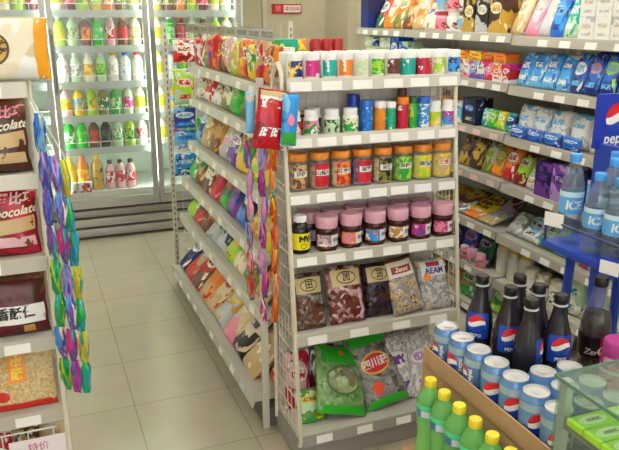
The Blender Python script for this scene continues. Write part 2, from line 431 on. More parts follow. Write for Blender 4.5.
for k in range(3):
    x0 = -.485 + k * DW; x1 = x0 + DW - .005
    d = part('door', B().box(x0, x0 + .035, YF, YF + .04, .22, 2.1).box(x1 - .035, x1, YF, YF + .04, .22, 2.1).box(x0 + .035, x1 - .035, YF, YF + .04, .22, .285).box(x0 + .035, x1 - .035, YF, YF + .04, 2.03, 2.1).mesh(bevel=0, smooth=0), ALU, cooler)
    part('glass_pane', B().box(x0 + .035, x1 - .035, YF + .018, YF + .022, .285, 2.03).mesh(smooth=0), clear('white', .03), d)
    part('door_handle', B().tube([(x0 + .018, YF, 1.0), (x0 + .018, YF - .035, 1.02), (x0 + .018, YF - .035, 1.38), (x0 + .018, YF, 1.4)], .009).mesh(), mat(rgb(140, 140, 138), .3, .5), d)
    part('lamp_tube', shared('ftube', lambda: B().tube([(0, 0, .36), (0, 0, 2.0)], .012).mesh()), mat(rgb(240, 255, 240), .5, emit=29), cooler, (x1 - .012, YF + .075, 0))
part('lamp_tube', MESH['ftube'], mat(rgb(240, 255, 240), .5, emit=29), cooler, (-.46, YF + .075, 0))
part('top_light', B().box(CX0 + .05, CX1 - .05, YF + .1, YF + .16, 2.07, 2.095).mesh(smooth=0), mat(rgb(240, 255, 240), .5, emit=22), cooler)
CZ = [1.512, 1.288, 1.055, .832, .612]
WIRE = mat(rgb(225, 228, 225), .35)
for z in [1.745] + CZ:
    s = part('shelf', B().box(CX0 + .03, CX1 - .03, 4.945, 5.48, z - .012, z).mesh(smooth=0), mat(rgb(215, 222, 215), .5), cooler)
    part('price_rail', B().box(CX0 + .03, CX1 - .03, 4.93, 4.944, z - .035, z + .012).mesh(smooth=0), mat(rgb(176, 186, 184), .4), s)
    g = B().tube([(CX0 + .03, 4.936, z + .05), (CX1 - .03, 4.936, z + .05)], .003, 6)
    for q in range(26): g.box(CX0 + .05 + q * .072, CX0 + .054 + q * .072, 4.934, 4.938, z + .012, z + .05)
    part('guard_wire', g.mesh(), WIRE, s)
part('bottom_deck', B().box(CX0 + .03, CX1 - .03, 4.93, 5.48, .26, .32).mesh(smooth=0), mat(rgb(215, 220, 214), .5), cooler)

# bottles in the cooler
def dbottle_body():
    return B().lathe([(0, 0), (.032, 0), (.0365, .006), (.0365, .06), (.0345, .078), (.0365, .095), (.0365, .128), (.031, .15), (.017, .17), (.0155, .178)], 16).mesh()
def dcap(): return B().lathe([(.0185, .176), (.019, .195), (.017, .2), (0, .2)], 14).mesh()
def dlabel(): return cyl_patch(.0371, .05, .126, -PI, PI, 18)
def drink(x, y, z, body, cap, lab, label, sc=(1, 1, 1), group='cooler drinks', cat='bottle', blabel=None):
    t = thing('drink_bottle', label, cat, (x, y, z), group=group, scale=sc)
    part('body', shared('dbody', dbottle_body), mat(body, .15), t)
    part('cap', shared('dcap', dcap), mat(cap, .4), t)
    part('label', shared('dlab', dlabel), pack(lab[0], lab[1], lab[0], lab[1], seed=hash3(x, z), style='label', scale=30), t)
def hash3(a, b): return int(abs(a * 97 + b * 131)) % 5
ROWS = [
 [('cream', 'white', ('yellow', 'lime')), ('maroon', 'white', ('pink', 'red')), ('lime', 'white', ('yellow', 'green')), ('yellow', 'yellow', ('white', 'lime')), ('orange', 'white', ('cream', 'orange')), ('brown', 'red', ('olive', 'cream')), ('pale green', 'white', ('yellow', 'white'))],
 [('lime', 'white', ('yellow', 'lime')), ('pale green', 'white', ('olive', 'pale green')), ('brown', 'white', ('orange', 'brown')), ('bright green', 'white', ('bright green', 'pale green')), ('pale pink', 'white', ('red', 'white')), ('brown', 'orange', ('red', 'dark red')), ('cream', 'yellow', ('yellow', 'white'))],
 [('white', 'white', ('white', 'pale pink')), ('pale green', 'white', ('white', 'grey')), ('cream', 'white', ('yellow', 'ochre')), ('pale green', 'white', ('lime', 'green')), ('white', 'orange', ('white', 'silver')), ('white', 'blue', ('white', 'light blue')), ('white', 'red', ('white', 'cream'))],
 [('pale pink', 'orange', ('orange', 'lime')), ('yellow', 'yellow', ('sky blue', 'yellow')), ('lime', 'yellow', ('yellow', 'green')), ('olive', 'white', ('dark green', 'cream')), ('green', 'white', ('green', 'pale green')), ('pale green', 'pink', ('magenta', 'white')), ('cream', 'orange', ('yellow', 'lime'))],
 [('bright green', 'white', ('green', 'white')), ('bright green', 'green', ('bright green', 'lime')), ('brown', 'red', ('red', 'brown')), ('black', 'black', ('dark green', 'black')), ('pale green', 'white', ('white', 'green')), ('lime', 'green', ('dark green', 'lime')), ('white', 'red', ('red', 'white'))],
]
RN = ['top visible', 'second', 'third', 'fourth', 'fifth']
DN = ['left', 'middle', 'right']
r2 = random.Random(4)
for k in (0, 1, 2):
    for ri in range(5):
        row = ROWS[ri][:]
        if k != 1:
            if k == 0 and ri > 1: continue          # hidden behind the left snack stand
            r2.shuffle(row)
            if k == 0 and ri == 0: row = [('maroon', 'black', ('dark red', 'cream'))] * 3 + row[3:]
            if k == 0 and ri == 1: row = [('white', 'white', ('white', 'silver'))] * 7
            if k == 2 and ri: row = [(('cream', 'yellow', ('yellow', 'lime')) if q < 1 else c) for q, c in enumerate(row)]
        for j, (b_, c_, l_) in enumerate(row):
            if k == 0 and j < 1: continue
            if k == 2 and ri > 0 and j > 3 and ri > 1: continue
            x = -.485 + k * DW + .075 + j * .0805
            drink(x, 4.995, CZ[ri] + .0005, b_, c_, l_,
                  f'{b_} drink bottle, {c_} cap, {ORD[j]} from left, {RN[ri]} cooler row, {DN[k]} door')
for j, (x, b_, c_) in enumerate([(.20, 'yellow', 'yellow'), (.29, 'orange', 'orange'), (.385, 'gold', 'yellow')]):
    drink(x, 5.0, .3205, b_, c_, (b_, 'yellow' if j != 2 else 'dark green'), f'large {b_} juice bottle, {ORD[j]} from left on the cooler floor', (1.15, 1.15, 1.22))
for j, x in enumerate((.472, .542, .612)):
    drink(x, 4.99, .3205, 'pale pink', 'black', ('red', 'white'), f'dark-capped cola bottle in red wrap, {ORD[j]} from left on cooler floor', (.93, .93, 1.0))
for j, x in enumerate((.215, .268, .318)):
    t = thing('drink_cup', f'small red and white drink cup, {ORD[j]} from left, front of cooler floor', 'cup', (x, 4.94 - .0, .3205), group='cups on the cooler floor')
    part('cup_body', shared('cup', lambda: B().lathe([(0, 0), (.018, 0), (.023, .062), (.024, .065)], 14).mesh()), pack('white', 'red', 'white', 'red', j, scale=20), t)
    part('cup_lid', shared('cupl', lambda: B().lathe([(.0245, .065), (.0245, .07), (0, .071)], 14).mesh()), WHITE, t)

# red and white notice on the back wall
sg = thing('wall_sign', 'small red and white notice plate on the cream back wall', 'sign', (2.0, Y1 - .008, 1.5))
part('plate', boxmesh(.25, .01, .075), mat(rgb(200, 40, 40), .4), sg)
part('panel', boxmesh(.145, .002, .055), mat('white', .4), sg, (.045, -.0065, .01))
part('emblem', boxmesh(.075, .002, .055), mat(rgb(215, 45, 45), .4), sg, (-.076, -.0065, .01))
part('lettering', text_mesh('请勿吸烟', .032, on_flat(.045, -.0085, .036)), mat('red', .4), sg)
part('lettering', text_mesh('禁', .05, on_flat(-.076, -.0085, .036)), mat('pale pink', .4), sg)

# ------------------------------------------------------------------ shelving furniture
def tags(parent, xs, y, z, h=.026, w=.052, tilt=0, cols=(TAGW,)):
    for i, x in enumerate(xs):
        part('price_tag', boxmesh(w, .0015, h), cols[i % len(cols)], parent, (x, y, z), (tilt, 0, 0))
def rail_prism(y, z): return [(y, z), (y - .004, z - .002), (y - .010, z - .040), (y - .004, z - .042), (y + .006, z - .006)]
EX0, EX1, EYB = .735, 1.365, 2.195
EZ = [.473, .742, .946, 1.128, 1.304]
EY = [1.985, 2.02, 2.045, 2.055, 2.06]
def end_stand(name, label, X0_, X1_, dy, zs, ys, base=True, tag_slots=None):
    t = thing(name, label, 'shelf', (0, dy, 0))
    yb = EYB
    bp = B().box(X0_ + .01, X1_ - .01, yb - .012, yb, .06, 1.30)
    part('back_panel', bp.mesh(smooth=0), mat(rgb(205, 201, 194), .5), t)
    g = B()
    for i in range(1, 16):
        x = X0_ + i * (X1_ - X0_) / 16; g.box(x - .0015, x + .0015, yb - .017, yb - .013, .10, 1.28)
    for i in range(1, 30): g.box(X0_ + .01, X1_ - .01, yb - .016, yb - .013, .1 + i * .04, .1025 + i * .04)
    part('back_grid', g.mesh(smooth=0), IVORY, t)
    part('base', B().box(X0_, X1_, 1.95, yb, 0, .08).mesh(bevel=.004), mat(rgb(150, 146, 140), .45), t)
    bs = part('shelf', B().box(X0_ + .005, X1_ - .005, 1.95, yb - .018, .093, .109).mesh(smooth=0), SHELFG, t)
    part('price_rail', B().prism(rail_prism(1.948, .113), (X0_, X1_)).mesh(smooth=0), GREYP, bs)
    tags(bs, [X0_ + .09 + .155 * i for i in range(4)], 1.939, .078, .028, .06, -.16)
    for k, (z, y) in enumerate(zip(zs, ys)):
        s = part('shelf', B().box(X0_ + .012, X1_ - .012, y, yb - .018, z - .014, z).mesh(smooth=0), SHELFG, t)
        part('price_rail', B().prism(rail_prism(y - .001, z + .004), (X0_ + .004, X1_ - .004)).mesh(smooth=0), RAILW if k >= 3 else mat(rgb(186, 181, 168), .4), s)
        n = (tag_slots or [4, 6, 7, 7, 6])[k]
        tags(s, [X0_ + (i + .5) * (X1_ - X0_) / n + random.uniform(-.006, .006) for i in range(n)], y - .0105, z - .034, .028, .07 if n < 7 else .066, -.16)
        if k == 0:
            f = B()
            part('bracket', B().box(X0_ + .013, X0_ + .017, y + .02, yb - .02, z - .05, z - .014).box(X1_ - .017, X1_ - .013, y + .02, yb - .02, z - .05, z - .014).mesh(smooth=0), GREYP, s)
    for X in (X0_, X1_):
        pts = [(X, yb - .01, .06), (X, yb - .01, 1.25), (X, yb - .016, 1.31), (X, yb - .04, 1.345), (X, yb - .07, 1.35), (X, yb - .095, 1.33), (X, yb - .11, 1.28),
               (X, yb - .115, 1.2), (X, 1.935, .10), (X, 1.945, .08)]
        sf = part('side_frame', B().tube(pts, .0075, 10).mesh(), mat(rgb(224, 218, 198), .35), t)
        m = B()
        def yf(z): return yb - .115 + (1.2 - z) / 1.09 * (1.935 - (yb - .115)) if z < 1.2 else yb - .112
        for i in range(22):
            z = .13 + i * .056
            if z < 1.3: m.box(X - .0018, X + .0018, yf(z), yb - .014, z - .0018, z + .0018)
        for i in range(1, 6):
            a = i / 6
            z0, z1 = .1, 1.28
            m.tube([(X, yf(z0) + a * (yb - .014 - yf(z0)), z0), (X, yf(z1) + a * (yb - .014 - yf(z1)), z1)], .0018, 5)
        part('wire_grid', m.mesh(smooth=0), IVORY, sf)
    return t
endcap = end_stand('end_display_stand', 'cream wire-sided end display stand of jars and bags, picture centre', EX0, EX1, 0, EZ, EY)
LZ = [.375, .602, .845, 1.082, 1.326]
LX0, LX1 = -.63, .0
leftcap = end_stand('end_display_stand', 'cream snack display stand cut off by the left picture edge', LX0, LX1, 0, LZ, [1.985, 2.0, 2.0, 2.0, 2.0], tag_slots=[3, 3, 2, 2, 3])

# long double-sided rack behind the end stand
GY0, GY1 = 2.215, 3.80
gon = thing('gondola_rack', 'long grey double-sided snack rack beside the tiled aisle', 'shelf', (0, 0, 0))
part('back_panel', B().box(1.045, 1.06, GY0, GY1, .1, 1.33).mesh(smooth=0), mat(rgb(196, 193, 186), .5), gon)
part('base', B().box(.70, 1.40, GY0, GY1, 0, .075).mesh(smooth=0), mat(rgb(110, 105, 98), .5), gon)
GL = [(.125, .655), (.45, .70), (.66, .715), (.868, .74), (1.095, .755), (1.255, .765)]
GFAR = [3.79, 3.70, 3.66, 3.58, 3.53, 3.53]
for k, (z, x) in enumerate(GL):
    gf = GFAR[k]
    s = part('shelf', B().box(x + .006, 1.044, GY0 + .01, gf, z - .014, z).mesh(smooth=0), SHELFG, gon)
    m = B().prism(rail_prism(0, .004), (0, gf - GY0 - .01)).mesh(smooth=0)
    part('price_rail', m, RAILW if k else mat(rgb(190, 187, 178), .4), s, (x + .005, gf, z), (0, 0, -HP))
    for i in range(9 if k == 0 else 8):
        part('price_tag', boxmesh(.06, .0015, .028), TAGW if (i + k) % 4 else mat(rgb(205, 215, 225), .5), s, (x - .0045, 2.36 + i * .165 + random.uniform(-.02, .02), z - .036), (-.16, 0, -HP))
for z in (.12, .5, .9, 1.255):
    part('shelf', B().box(1.061, 1.38, GY0 + .01, GY1 - .01, z - .014, z).mesh(smooth=0), SHELFG, gon)
UPR = mat(rgb(206, 202, 190), .4)
for y in (GY1 - .004, GY0 - .008):
    for x in ((.69, 1.39) if y > 3 else (.70, )):
        up = part('upright', B().box(x - .012, x + .012, y - .002, y + .012, 0, 1.46 if y > 3 else 1.30).mesh(smooth=0), UPR, gon)
        if y > 3:
            h = B()
            for i in range(40): h.box(x - .003, x + .003, y - .0035, y - .0022, .12 + i * .033, .137 + i * .033)
            part('slot', h.mesh(smooth=0), mat(rgb(90, 84, 76), .7), up)
mg = B()
for i in range(1, 14): mg.box(.69 + i * .05, .692 + i * .05, GY1 + .009, GY1 + .012, .08, 1.44)
for i in range(28): mg.box(.69, 1.39, GY1 + .011, GY1 + .014, .1 + i * .05, .102 + i * .05)
part('end_grid', mg.mesh(smooth=0), IVORY, gon)
hs = part('header_strip', B().box(0, 1.43, -.001, .001, 0, .042).mesh(smooth=0), clear(rgb(186, 182, 184), .6, .2), gon, (.80, GY1 - .02, 1.408), (0, 0, -HP))
for i in range(9): part('strip_print', B().box(.03 + i * .158, .15 + i * .158, -.0022, -.0012, .012, .032).mesh(smooth=0), clear(rgb(150, 140, 150), .35, .2), hs)
part('strip_post', B().box(.802, .808, GY1 - .03, GY1 - .02, 1.10, 1.41).mesh(smooth=0), UPR, gon)
part('strip_post', B().box(.802, .808, 2.40, 2.41, 1.255, 1.41).mesh(smooth=0), UPR, gon)
EPK = [(.782, 1.255, .118, .115, ('white', 'red', 'cream', 'dark red'), 'white packet with red slash'), (.775, 1.035, .115, .185, ('lime', 'pale green', 'cream', 'red'), 'pale green packet with red stripe'),
       (.768, .905, .125, .11, ('dark blue', 'blue', 'white', 'light blue'), 'dark blue packet'), (.765, .78, .125, .115, ('light blue', 'white', 'sky blue', 'blue'), 'light blue packet'), (.762, .645, .125, .125, ('sky blue', 'dark blue', 'light blue', 'white'), 'sky blue packet')]
for i, (x, z, w_, h_, c_, n_) in enumerate(EPK):
    bag(x, 3.775, z, w_, h_, .03, 0, 0, pack(*c_, i), n_ + ' hung at far end of long rack, behind perforated post', group='packets hung at the far rack end', i=i)

# snacks on the aisle side of the long rack --------------------------
def shelf_bags(k, specs, group, y_far=None, lean=.5, dx=.012, place=''):
    z, xl = GL[k]; y = y_far or GFAR[k] - .01
    for i, sp in enumerate(specs):
        desc, m, w, h, t = sp[:5]
        ln = sp[5] if len(sp) > 5 else lean
        yc = y - w / 2
        if yc < GY0 + .06: break
        tt = t
        bag(xl + dx + tt * .5, yc, z, w, h * (1.1 if 0 < k < 5 else 1) * (1 + .08 * math.sin(i * 2.3 + k)), t, ln + .08 * math.sin(i * 1.7 + k), FACE_LEFT, m, f'{desc}, {ORD[i]} from far end, {place}', group=group, i=i + k, rest=z, roll=.09 * math.sin(i * 2.9 + k) * (0 < k < 5) + .02 * (k == 0))
        y -= w + .004
def P(*a, **k): return pack(*a, **k)
tall = []
tc_ = [('white', 'red', 'dark red'), ('red', 'white', 'red'), ('olive', 'green', 'yellow'), ('purple', 'red', 'pink'), ('red', 'orange', 'crimson'), ('red', 'dark red', 'yellow'), ('tan', 'brown', 'cream'), ('pale pink', 'tan', 'white'),
       ('cream', 'lime', 'orange'), ('yellow', 'orange', 'red'), ('orange', 'red', 'white'), ('green', 'yellow', 'white'), ('tan', 'red', 'white'), ('red', 'orange', 'white'), ('orange', 'brown', 'cream'), ('pale pink', 'red', 'white'), ('lime', 'olive', 'cream')]
for i, (a, b_, c_) in enumerate(tc_):
    tall.append((f'tall {a} and {b_} packet', P(a, b_, c_, b_, i), .077 if i else .10, .146, .05, .03))
shelf_bags(5, tall, 'tall packets on the rack top shelf', lean=.03, place='rack top shelf')
s4 = [('pale green', 'white', 'red'), ('red', 'white', 'red'), ('tan', 'white', 'brown'), ('cream', 'olive', 'white'), ('bright green', 'green', 'lime'), ('green', 'brown', 'red'), ('maroon', 'brown', 'tan'), ('olive', 'yellow', 'cream'), ('tan', 'orange', 'brown'), ('green', 'olive', 'yellow')]
shelf_bags(4, [(f'{a} and {b_} snack bag', P(a, b_, c_, b_, i + 3), .15, .122, .055) for i, (a, b_, c_) in enumerate(s4)], 'snack bags on the rack second shelf', lean=.35, place='rack second shelf')
s3 = [('dark blue', 'light blue', 'white'), ('ochre', 'tan', 'cream'), ('ochre', 'brown', 'gold'), ('pale pink', 'silver', 'white'), ('silver', 'purple', 'white'), ('green', 'yellow', 'red'), ('yellow', 'lime', 'red'), ('red', 'yellow', 'orange'), ('lime', 'green', 'yellow'), ('yellow', 'orange', 'green')]
shelf_bags(3, [(f'{a} and {b_} snack bag', P(a, b_, c_, b_, i + 1), .15, .175, .065) for i, (a, b_, c_) in enumerate(s3)], 'snack bags on the rack third shelf', lean=.45, place='rack third shelf')
s2 = [('tan', 'green', 'white'), ('tan', 'brown', 'green'), ('cream', 'brown', 'white'), ('crimson', 'red', 'pink'), ('dark green', 'green', 'red'), ('dark blue', 'purple', 'navy'), ('navy', 'blue', 'white'), ('yellow', 'ochre', 'red'), ('gold', 'yellow', 'brown'), ('pale green', 'white', 'teal')]
shelf_bags(2, [(f'{a} and {b_} snack bag', P(a, b_, c_, b_, i), .15, .17, .06) for i, (a, b_, c_) in enumerate(s2)], 'snack bags on the rack fourth shelf', lean=.5, place='rack fourth shelf')
s1 = [('bright green', 'lime', 'white'), ('brown', 'red', 'tan'), ('orange', 'brown', 'cream'), ('teal', 'silver', 'white'), ('navy', 'silver', 'teal'), ('yellow', 'lime', 'red'), ('tan', 'cream', 'green'), ('brown', 'olive', 'yellow'), ('orange', 'tan', 'cream'), ('yellow', 'brown', 'cream')]
shelf_bags(1, [(f'{a} and {b_} snack bag', P(a, b_, c_, b_, i + 2), .15, .18, .06) for i, (a, b_, c_) in enumerate(s1)], 'snack bags on the rack fifth shelf', lean=.75, place='rack fifth shelf')
s0 = [('dark blue', 'navy', 'white'), ('tan', 'red', 'white'), ('red', 'brown', 'cream'), ('orange', 'tan', 'red'), ('beige', 'tan', 'red'), ('gold', 'silver', 'yellow'), ('beige', 'pink', 'cream'), ('beige', 'black', 'pale pink'), ('cream', 'tan', 'ochre')]
shelf_bags(0, [(f'{a} and {b_} snack bag', P(a, b_, c_, b_, i), .155, .27, .06) for i, (a, b_, c_) in enumerate(s0)], 'snack bags on the rack lowest shelf', lean=.85, place='rack lowest shelf')
bag(.75, 2.275, .155, .10, .19, .05, .8, FACE_LEFT, P('crimson', 'red', 'pink', 'white', 2), 'red snack bag at near end, rack lowest shelf', group='snack bags on the rack lowest shelf')

# goods on the far side of the rack top, seen over the end stand
carton(.93, 2.66, GL[5][0] + .0006, .10, .13, .15, 0, P('green', 'pale green', 'white', 'teal', 0, style='box'), 'green carton on rack top behind the white tubs, left')
carton(.885, 2.52, GL[5][0] + .0006, .09, .05, .125, 0, P('pale pink', 'white', 'white', 'red', 1, style='box'), 'pink and white carton on rack top left of tubs')
bag(1.003, 2.62, GL[5][0], .05, .15, .04, .05, 0, P('yellow', 'orange', 'gold', 'red', 1), 'small yellow packet on rack top behind the white tubs', rest=GL[5][0])
for j, x in enumerate((1.062, 1.113, 1.164)):
    t = thing('coffee_jar', f'red-lidded dark jar on rack top behind tubs, {ORD[j]} from left', 'jar', (x, 2.62 + .01 * j, GL[5][0] + .0006), group='red-lidded jars on the rack top', scale=(.66, .66, 1))
    part('jar_body', shared('cj', lambda: B().lathe([(0, 0), (.034, 0), (.036, .01), (.036, .085), (.03, .1)], 18).mesh()), mat('dark brown', .15), t)
    part('lid', shared('cjl', lambda: B().lathe([(.036, .1), (.037, .135), (.03, .15), (0, .153)], 18).mesh()), mat(rgb(165, 40, 40), .35), t)

# ------------------------------------------------------------------ goods on the end stand
def tub(x, y, z, c, c2, label, s=1.):
    t = thing('gum_tub', label, 'tub', (x, y, z), group='chewing gum tubs on the top shelf', scale=(1, 1, .9))
    part('tub_body', shared('tub', lambda: B().lathe([(0, 0), (.024, 0), (.0262, .005), (.0262, .058), (.025, .062)], 20).mesh()), mat(rgb(238, 238, 234), .35) if c2 else mat(c, .3), t)
    part('lid', shared('tubl', lambda: B().lathe([(.0258, .062), (.0262, .084), (.024, .088), (0, .088)], 20).mesh()), mat(rgb(240, 240, 238), .4), t)
    part('label', shared('tubp', lambda: cyl_patch(.0268, .008, .062, -1.1, 1.1, 12)), pack(c, c2 or c, c, 'white', seed=hash3(x, y), scale=40), t)
tubs = [('dark blue', 'yellow', 'yellow and dark blue'), ('magenta', 'magenta', 'hot pink'), ('teal', 'teal', 'teal'), ('orange', 'orange', 'orange'), ('pale green', 'cream', 'pale green'), ('lime', 'green', 'lime green'),
        ('brown', 'maroon', 'brown'), ('teal', None, 'solid green'), ('crimson', None, 'solid red'), ('lime', 'cream', 'lime and white'), ('sky blue', 'dark blue', 'blue')]
for i, (c, c2, n) in enumerate(tubs):
    tub(.778 + i * .0575, 2.095, EZ[4] + .0005, c, c2, f'white-lidded gum tub with {n} label, {ORD[i]} in front row')
for i in range(11):
    tub(.775 + i * .0575, 2.152, EZ[4] + .0005, ['cream', 'pale pink', 'teal', 'yellow'][i % 4], 'white', f'white gum tub in the back row, {ORD[i]} from left, top shelf')

# second shelf: bottles, tubes, tins
def small_jar(x, y, z, c, c2, cap, label, r=.0245, h=.078):
    t = thing('candy_jar', label, 'jar', (x, y, z), group='small jars and tubes on the second shelf', scale=(r / .0245, r / .0245, h / .078))
    part('jar_body', shared('sj', lambda: B().lathe([(0, 0), (.023, 0), (.0245, .004), (.0245, .05), (.020, .058)], 20).mesh()), mat(rgb(236, 238, 234), .3), t)
    part('lid', shared('sjl', lambda: B().lathe([(.0205, .058), (.0212, .074), (.019, .078), (0, .078)], 20).mesh()), mat(cap, .4), t)
    part('label', shared('sjp', lambda: cyl_patch(.025, .005, .046, -1.5, 1.5, 14)), pack(c, c2, 'white', c, seed=hash3(x, y), scale=45), t)
def tube_(x, y, z, c, cap, label, r=.017, h=.10):
    t = thing('candy_tube', label, 'tube', (x, y, z), group='small jars and tubes on the second shelf', scale=(r / .017, r / .017, h / .1))
    part('tube_body', shared('ct', lambda: B().lathe([(0, 0), (.0165, 0), (.017, .003), (.017, .078)], 18).mesh()), pack(c[0], c[1], c[0], 'white', seed=hash3(x, y), scale=45), t)
    part('cap', shared('ctc', lambda: B().lathe([(.0172, .078), (.0175, .097), (.016, .1), (0, .1)], 18).mesh()), mat(cap, .4), t)
Z5 = EZ[3] + .0005
small_jar(.773, 2.09, Z5, 'red', 'pale pink', 'white', 'white-lidded jar with red strawberry label, far left of second shelf')
small_jar(.83, 2.085, Z5, 'pink', 'green', 'white', 'white-lidded jar with pink label and green foot, second shelf')
small_jar(.862, 2.14, Z5, 'dark green', 'white', 'white', 'white-lidded jar with dark green label, behind on second shelf')
small_jar(.903, 2.085, Z5, 'pale green', 'dark green', 'white', 'white-lidded jar with green band, third from left on second shelf', .027)
small_jar(.969, 2.085, Z5, 'green', 'cream', 'white', 'white-lidded jar with black lettering on green label, second shelf', .027)
tube_(1.003, 2.135, Z5, ('royal blue', 'blue'), 'royal blue', 'taller dark blue tin behind the jars on second shelf', .02, .115)
tube_(1.028, 2.085, Z5, ('blue', 'sky blue'), 'blue', 'blue tube beside white jars on second shelf', .02, .1)
tube_(1.077, 2.085, Z5, ('orange', 'gold'), 'white', 'orange tube with white cap on second shelf', .02, .095)
tube_(1.118, 2.085, Z5, ('teal', 'green'), 'white', 'teal tube with white cap on second shelf', .017, .092)
tube_(1.163, 2.085, Z5, ('crimson', 'red'), 'orange', 'red tube with orange cap on second shelf', .02, .105)
tube_(1.203, 2.085, Z5, ('green', 'lime'), 'dark green', 'slim green tube on second shelf', .016, .105)
tube_(1.243, 2.085, Z5, ('sky blue', 'white'), 'blue', 'light blue patterned tube on second shelf', .021, .103)
tube_(1.19, 2.14, Z5, ('pale pink', 'lilac'), 'brown', 'tall pinkish tube behind the red one, second shelf', .015, .13)
small_jar(1.288, 2.085, Z5, 'lime', 'yellow', 'white', 'white-lidded jar with lime label, second from right, second shelf', .022, .088)
small_jar(1.338, 2.085, Z5, 'sky blue', 'magenta', 'white', 'white-lidded jar with blue label, far right of second shelf', .022, .088)
bag(.81, 2.172, Z5 + .002, .13, .06, .012, .02, 0, P('dark brown', 'tan', 'black', 'tan', 0), 'dark brown packet lying behind strawberry jar, second shelf')

# third shelf: orange-lid jars of dried fruit and nuts
def nut_jar(x, y, z, food, labc, txt, desc, tcol='black', front=True):
    t = thing('snack_jar', desc, 'jar', (x, y, z), group='orange-lidded snack jars on the third shelf')
    part('jar_body', shared('nj', lambda: B().lathe([(0, 0), (.030, 0), (.0345, .005), (.0355, .02), (.0355, .074), (.034, .088), (.030, .096), (.030, .099)], 24).mesh()), clear('white', .10), t)
    part('contents', shared('njc', lambda: B().lathe([(0, .003), (.029, .003), (.0335, .008), (.0343, .02), (.0343, .073), (.031, .085), (0, .088)], 24).mesh()), food, t)
    lid = B().lathe([(.0325, .099), (.0335, .101), (.0335, .119), (.0315, .122), (0, .122)], 28)
    part('lid', shared('njl', lambda: lid.mesh()), mat(rgb(226, 138, 42), .4), t)
    if front:
        if labc: part('back_label', shared('njb', lambda: cyl_patch(.0360, .012, .088, -.75, .75, 12)), pack(labc[0], labc[1], labc[0], labc[1], hash3(x, z), scale=40), t)
        part('label', shared('njw', lambda: cyl_patch(.0366, .048, .068, -.62, .72, 10)), mat(rgb(236, 232, 224), .5), t)
        part('lettering', text_mesh(txt, .017, on_cyl(.0371, .058, .05), bold=.0004), mat(tcol, .5), t)
Z4 = EZ[2] + .0005
nuts = lumps(rgb(160, 110, 84), 'tan', rgb(130, 70, 60), 75); nuts2 = lumps('tan', 'beige', rgb(170, 110, 80), 80)
NJ = [(nuts, ('brown', 'maroon'), '话梅', 'brown dried fruit'), (nuts, ('red', 'crimson'), '山楂片', 'red label and brown nuts'), (nuts2, ('red', 'orange'), '红枣干', 'bright red label'), (lumps('purple', 'dark brown', 'lilac', 80), ('crimson', 'red'), '蓝莓', 'red label and purplish beans'),
      (nuts2, ('olive', 'black'), '杏仁', 'black and olive label'), (lumps('green', 'lime', 'dark green', 70), ('green', 'lime'), '青梅干', 'green label and green fruit'), (lumps('lime', 'yellow', 'beige', 70), ('lime', 'yellow'), '猕猴桃', 'yellow-green label'), (lumps('beige', 'yellow', 'tan', 70), ('tan', 'yellow'), '芒果干', 'yellow fruit and red lettering')]
for i, (f, l, tx, d) in enumerate(NJ):
    nut_jar(.785 + i * .0775, 2.093, Z4, f, l if i else ('brown', 'tan'), tx, f'orange-lidded jar, {d}, {ORD[i]} from left in front row', 'red' if i == 7 else 'black')
for i in range(8):
    nut_jar(.775 + i * .0775, 2.158 - .021, Z4, nuts, None, '', f'orange-lidded jar in the back row, {ORD[i]} from left, third shelf', front=False) if i % 2 == 99 else None

# fourth shelf: pink-lid jars
def pink_jar(x, y, z, c, c2, desc, front=True):
    t = thing('jam_jar', desc, 'jar', (x, y, z), group='pink-lidded jars on the fourth shelf', scale=(1.16, 1.16, 1.0))
    part('jar_body', shared('pj', lambda: B().lathe([(0, 0), (.031, 0), (.0335, .004), (.0335, .012), (.032, .016), (.032, .058), (.0335, .064), (.0335, .072), (.031, .078)], 24).mesh()), mat(rgb(62, 28, 26), .12), t)
    part('lid', shared('pjl', lambda: B().lathe([(.0315, .078), (.0325, .08), (.0325, .113), (.031, .116), (.029, .1165), (.0285, .1145), (0, .1145)], 28).mesh()), mat(rgb(222, 168, 186), .45), t)
    if front: part('label', shared('pjp', lambda: cyl_patch(.0326, .017, .057, -1.35, 1.35, 14)), pack(c, c2, 'white', c, hash3(x, z), scale=50), t)
    if front:
        part('white_label', shared('pjq', lambda: cyl_patch(.0329, .018, .056, .05, 1.3, 8)), mat(rgb(232, 226, 226), .5), t)
        part('lettering', shared('pjt', lambda: text_mesh('果酱', .014, on_cyl(.0332, .038, .6), 0, .0003)), mat(rgb(70, 60, 70), .5), t)
Z3 = EZ[1] + .0005
PJ = [('pale pink', 'grey', 'grey'), ('pink', 'orange', 'pink and orange'), ('sky blue', 'orange', 'blue and orange'), ('ochre', 'white', 'ochre'), ('magenta', 'purple', 'magenta and purple'), ('pink', 'magenta', 'pink')]
for i, (c, c2, n) in enumerate(PJ):
    pink_jar(.876 + i * .0895, 2.0585, Z3, c, c2, f'pink-lidded jar with {n} label, {ORD[i]} from left in front row')
for i in range(6):
    pink_jar(.845 + i * .0875, 2.1372, Z3, 'lilac', 'purple', f'pink-lidded jar in back row, {ORD[i]} from left, fourth shelf')
t = thing('sauce_jar', 'black jar with white cap and bright yellow label, far left of fourth shelf', 'jar', (.783, 2.062, Z3), scale=(1.13, 1.13, 1.08))
part('jar_body', B().lathe([(0, 0), (.027, 0), (.030, .004), (.030, .07), (.027, .083), (.018, .094), (.018, .098)], 24).mesh(), mat(rgb(30, 22, 24), .15), t)
part('cap', B().lathe([(.0195, .098), (.0195, .114), (.018, .116), (0, .116)], 24).mesh(), WHITE, t)
part('label', cyl_patch(.0305, .014, .066, -1.5, 1.5, 16), mat(rgb(232, 220, 30), .4), t)
part('lettering', text_mesh('NVA', .024, on_cyl(.0309, .048, .35), bold=.0018), mat('black', .4), t)
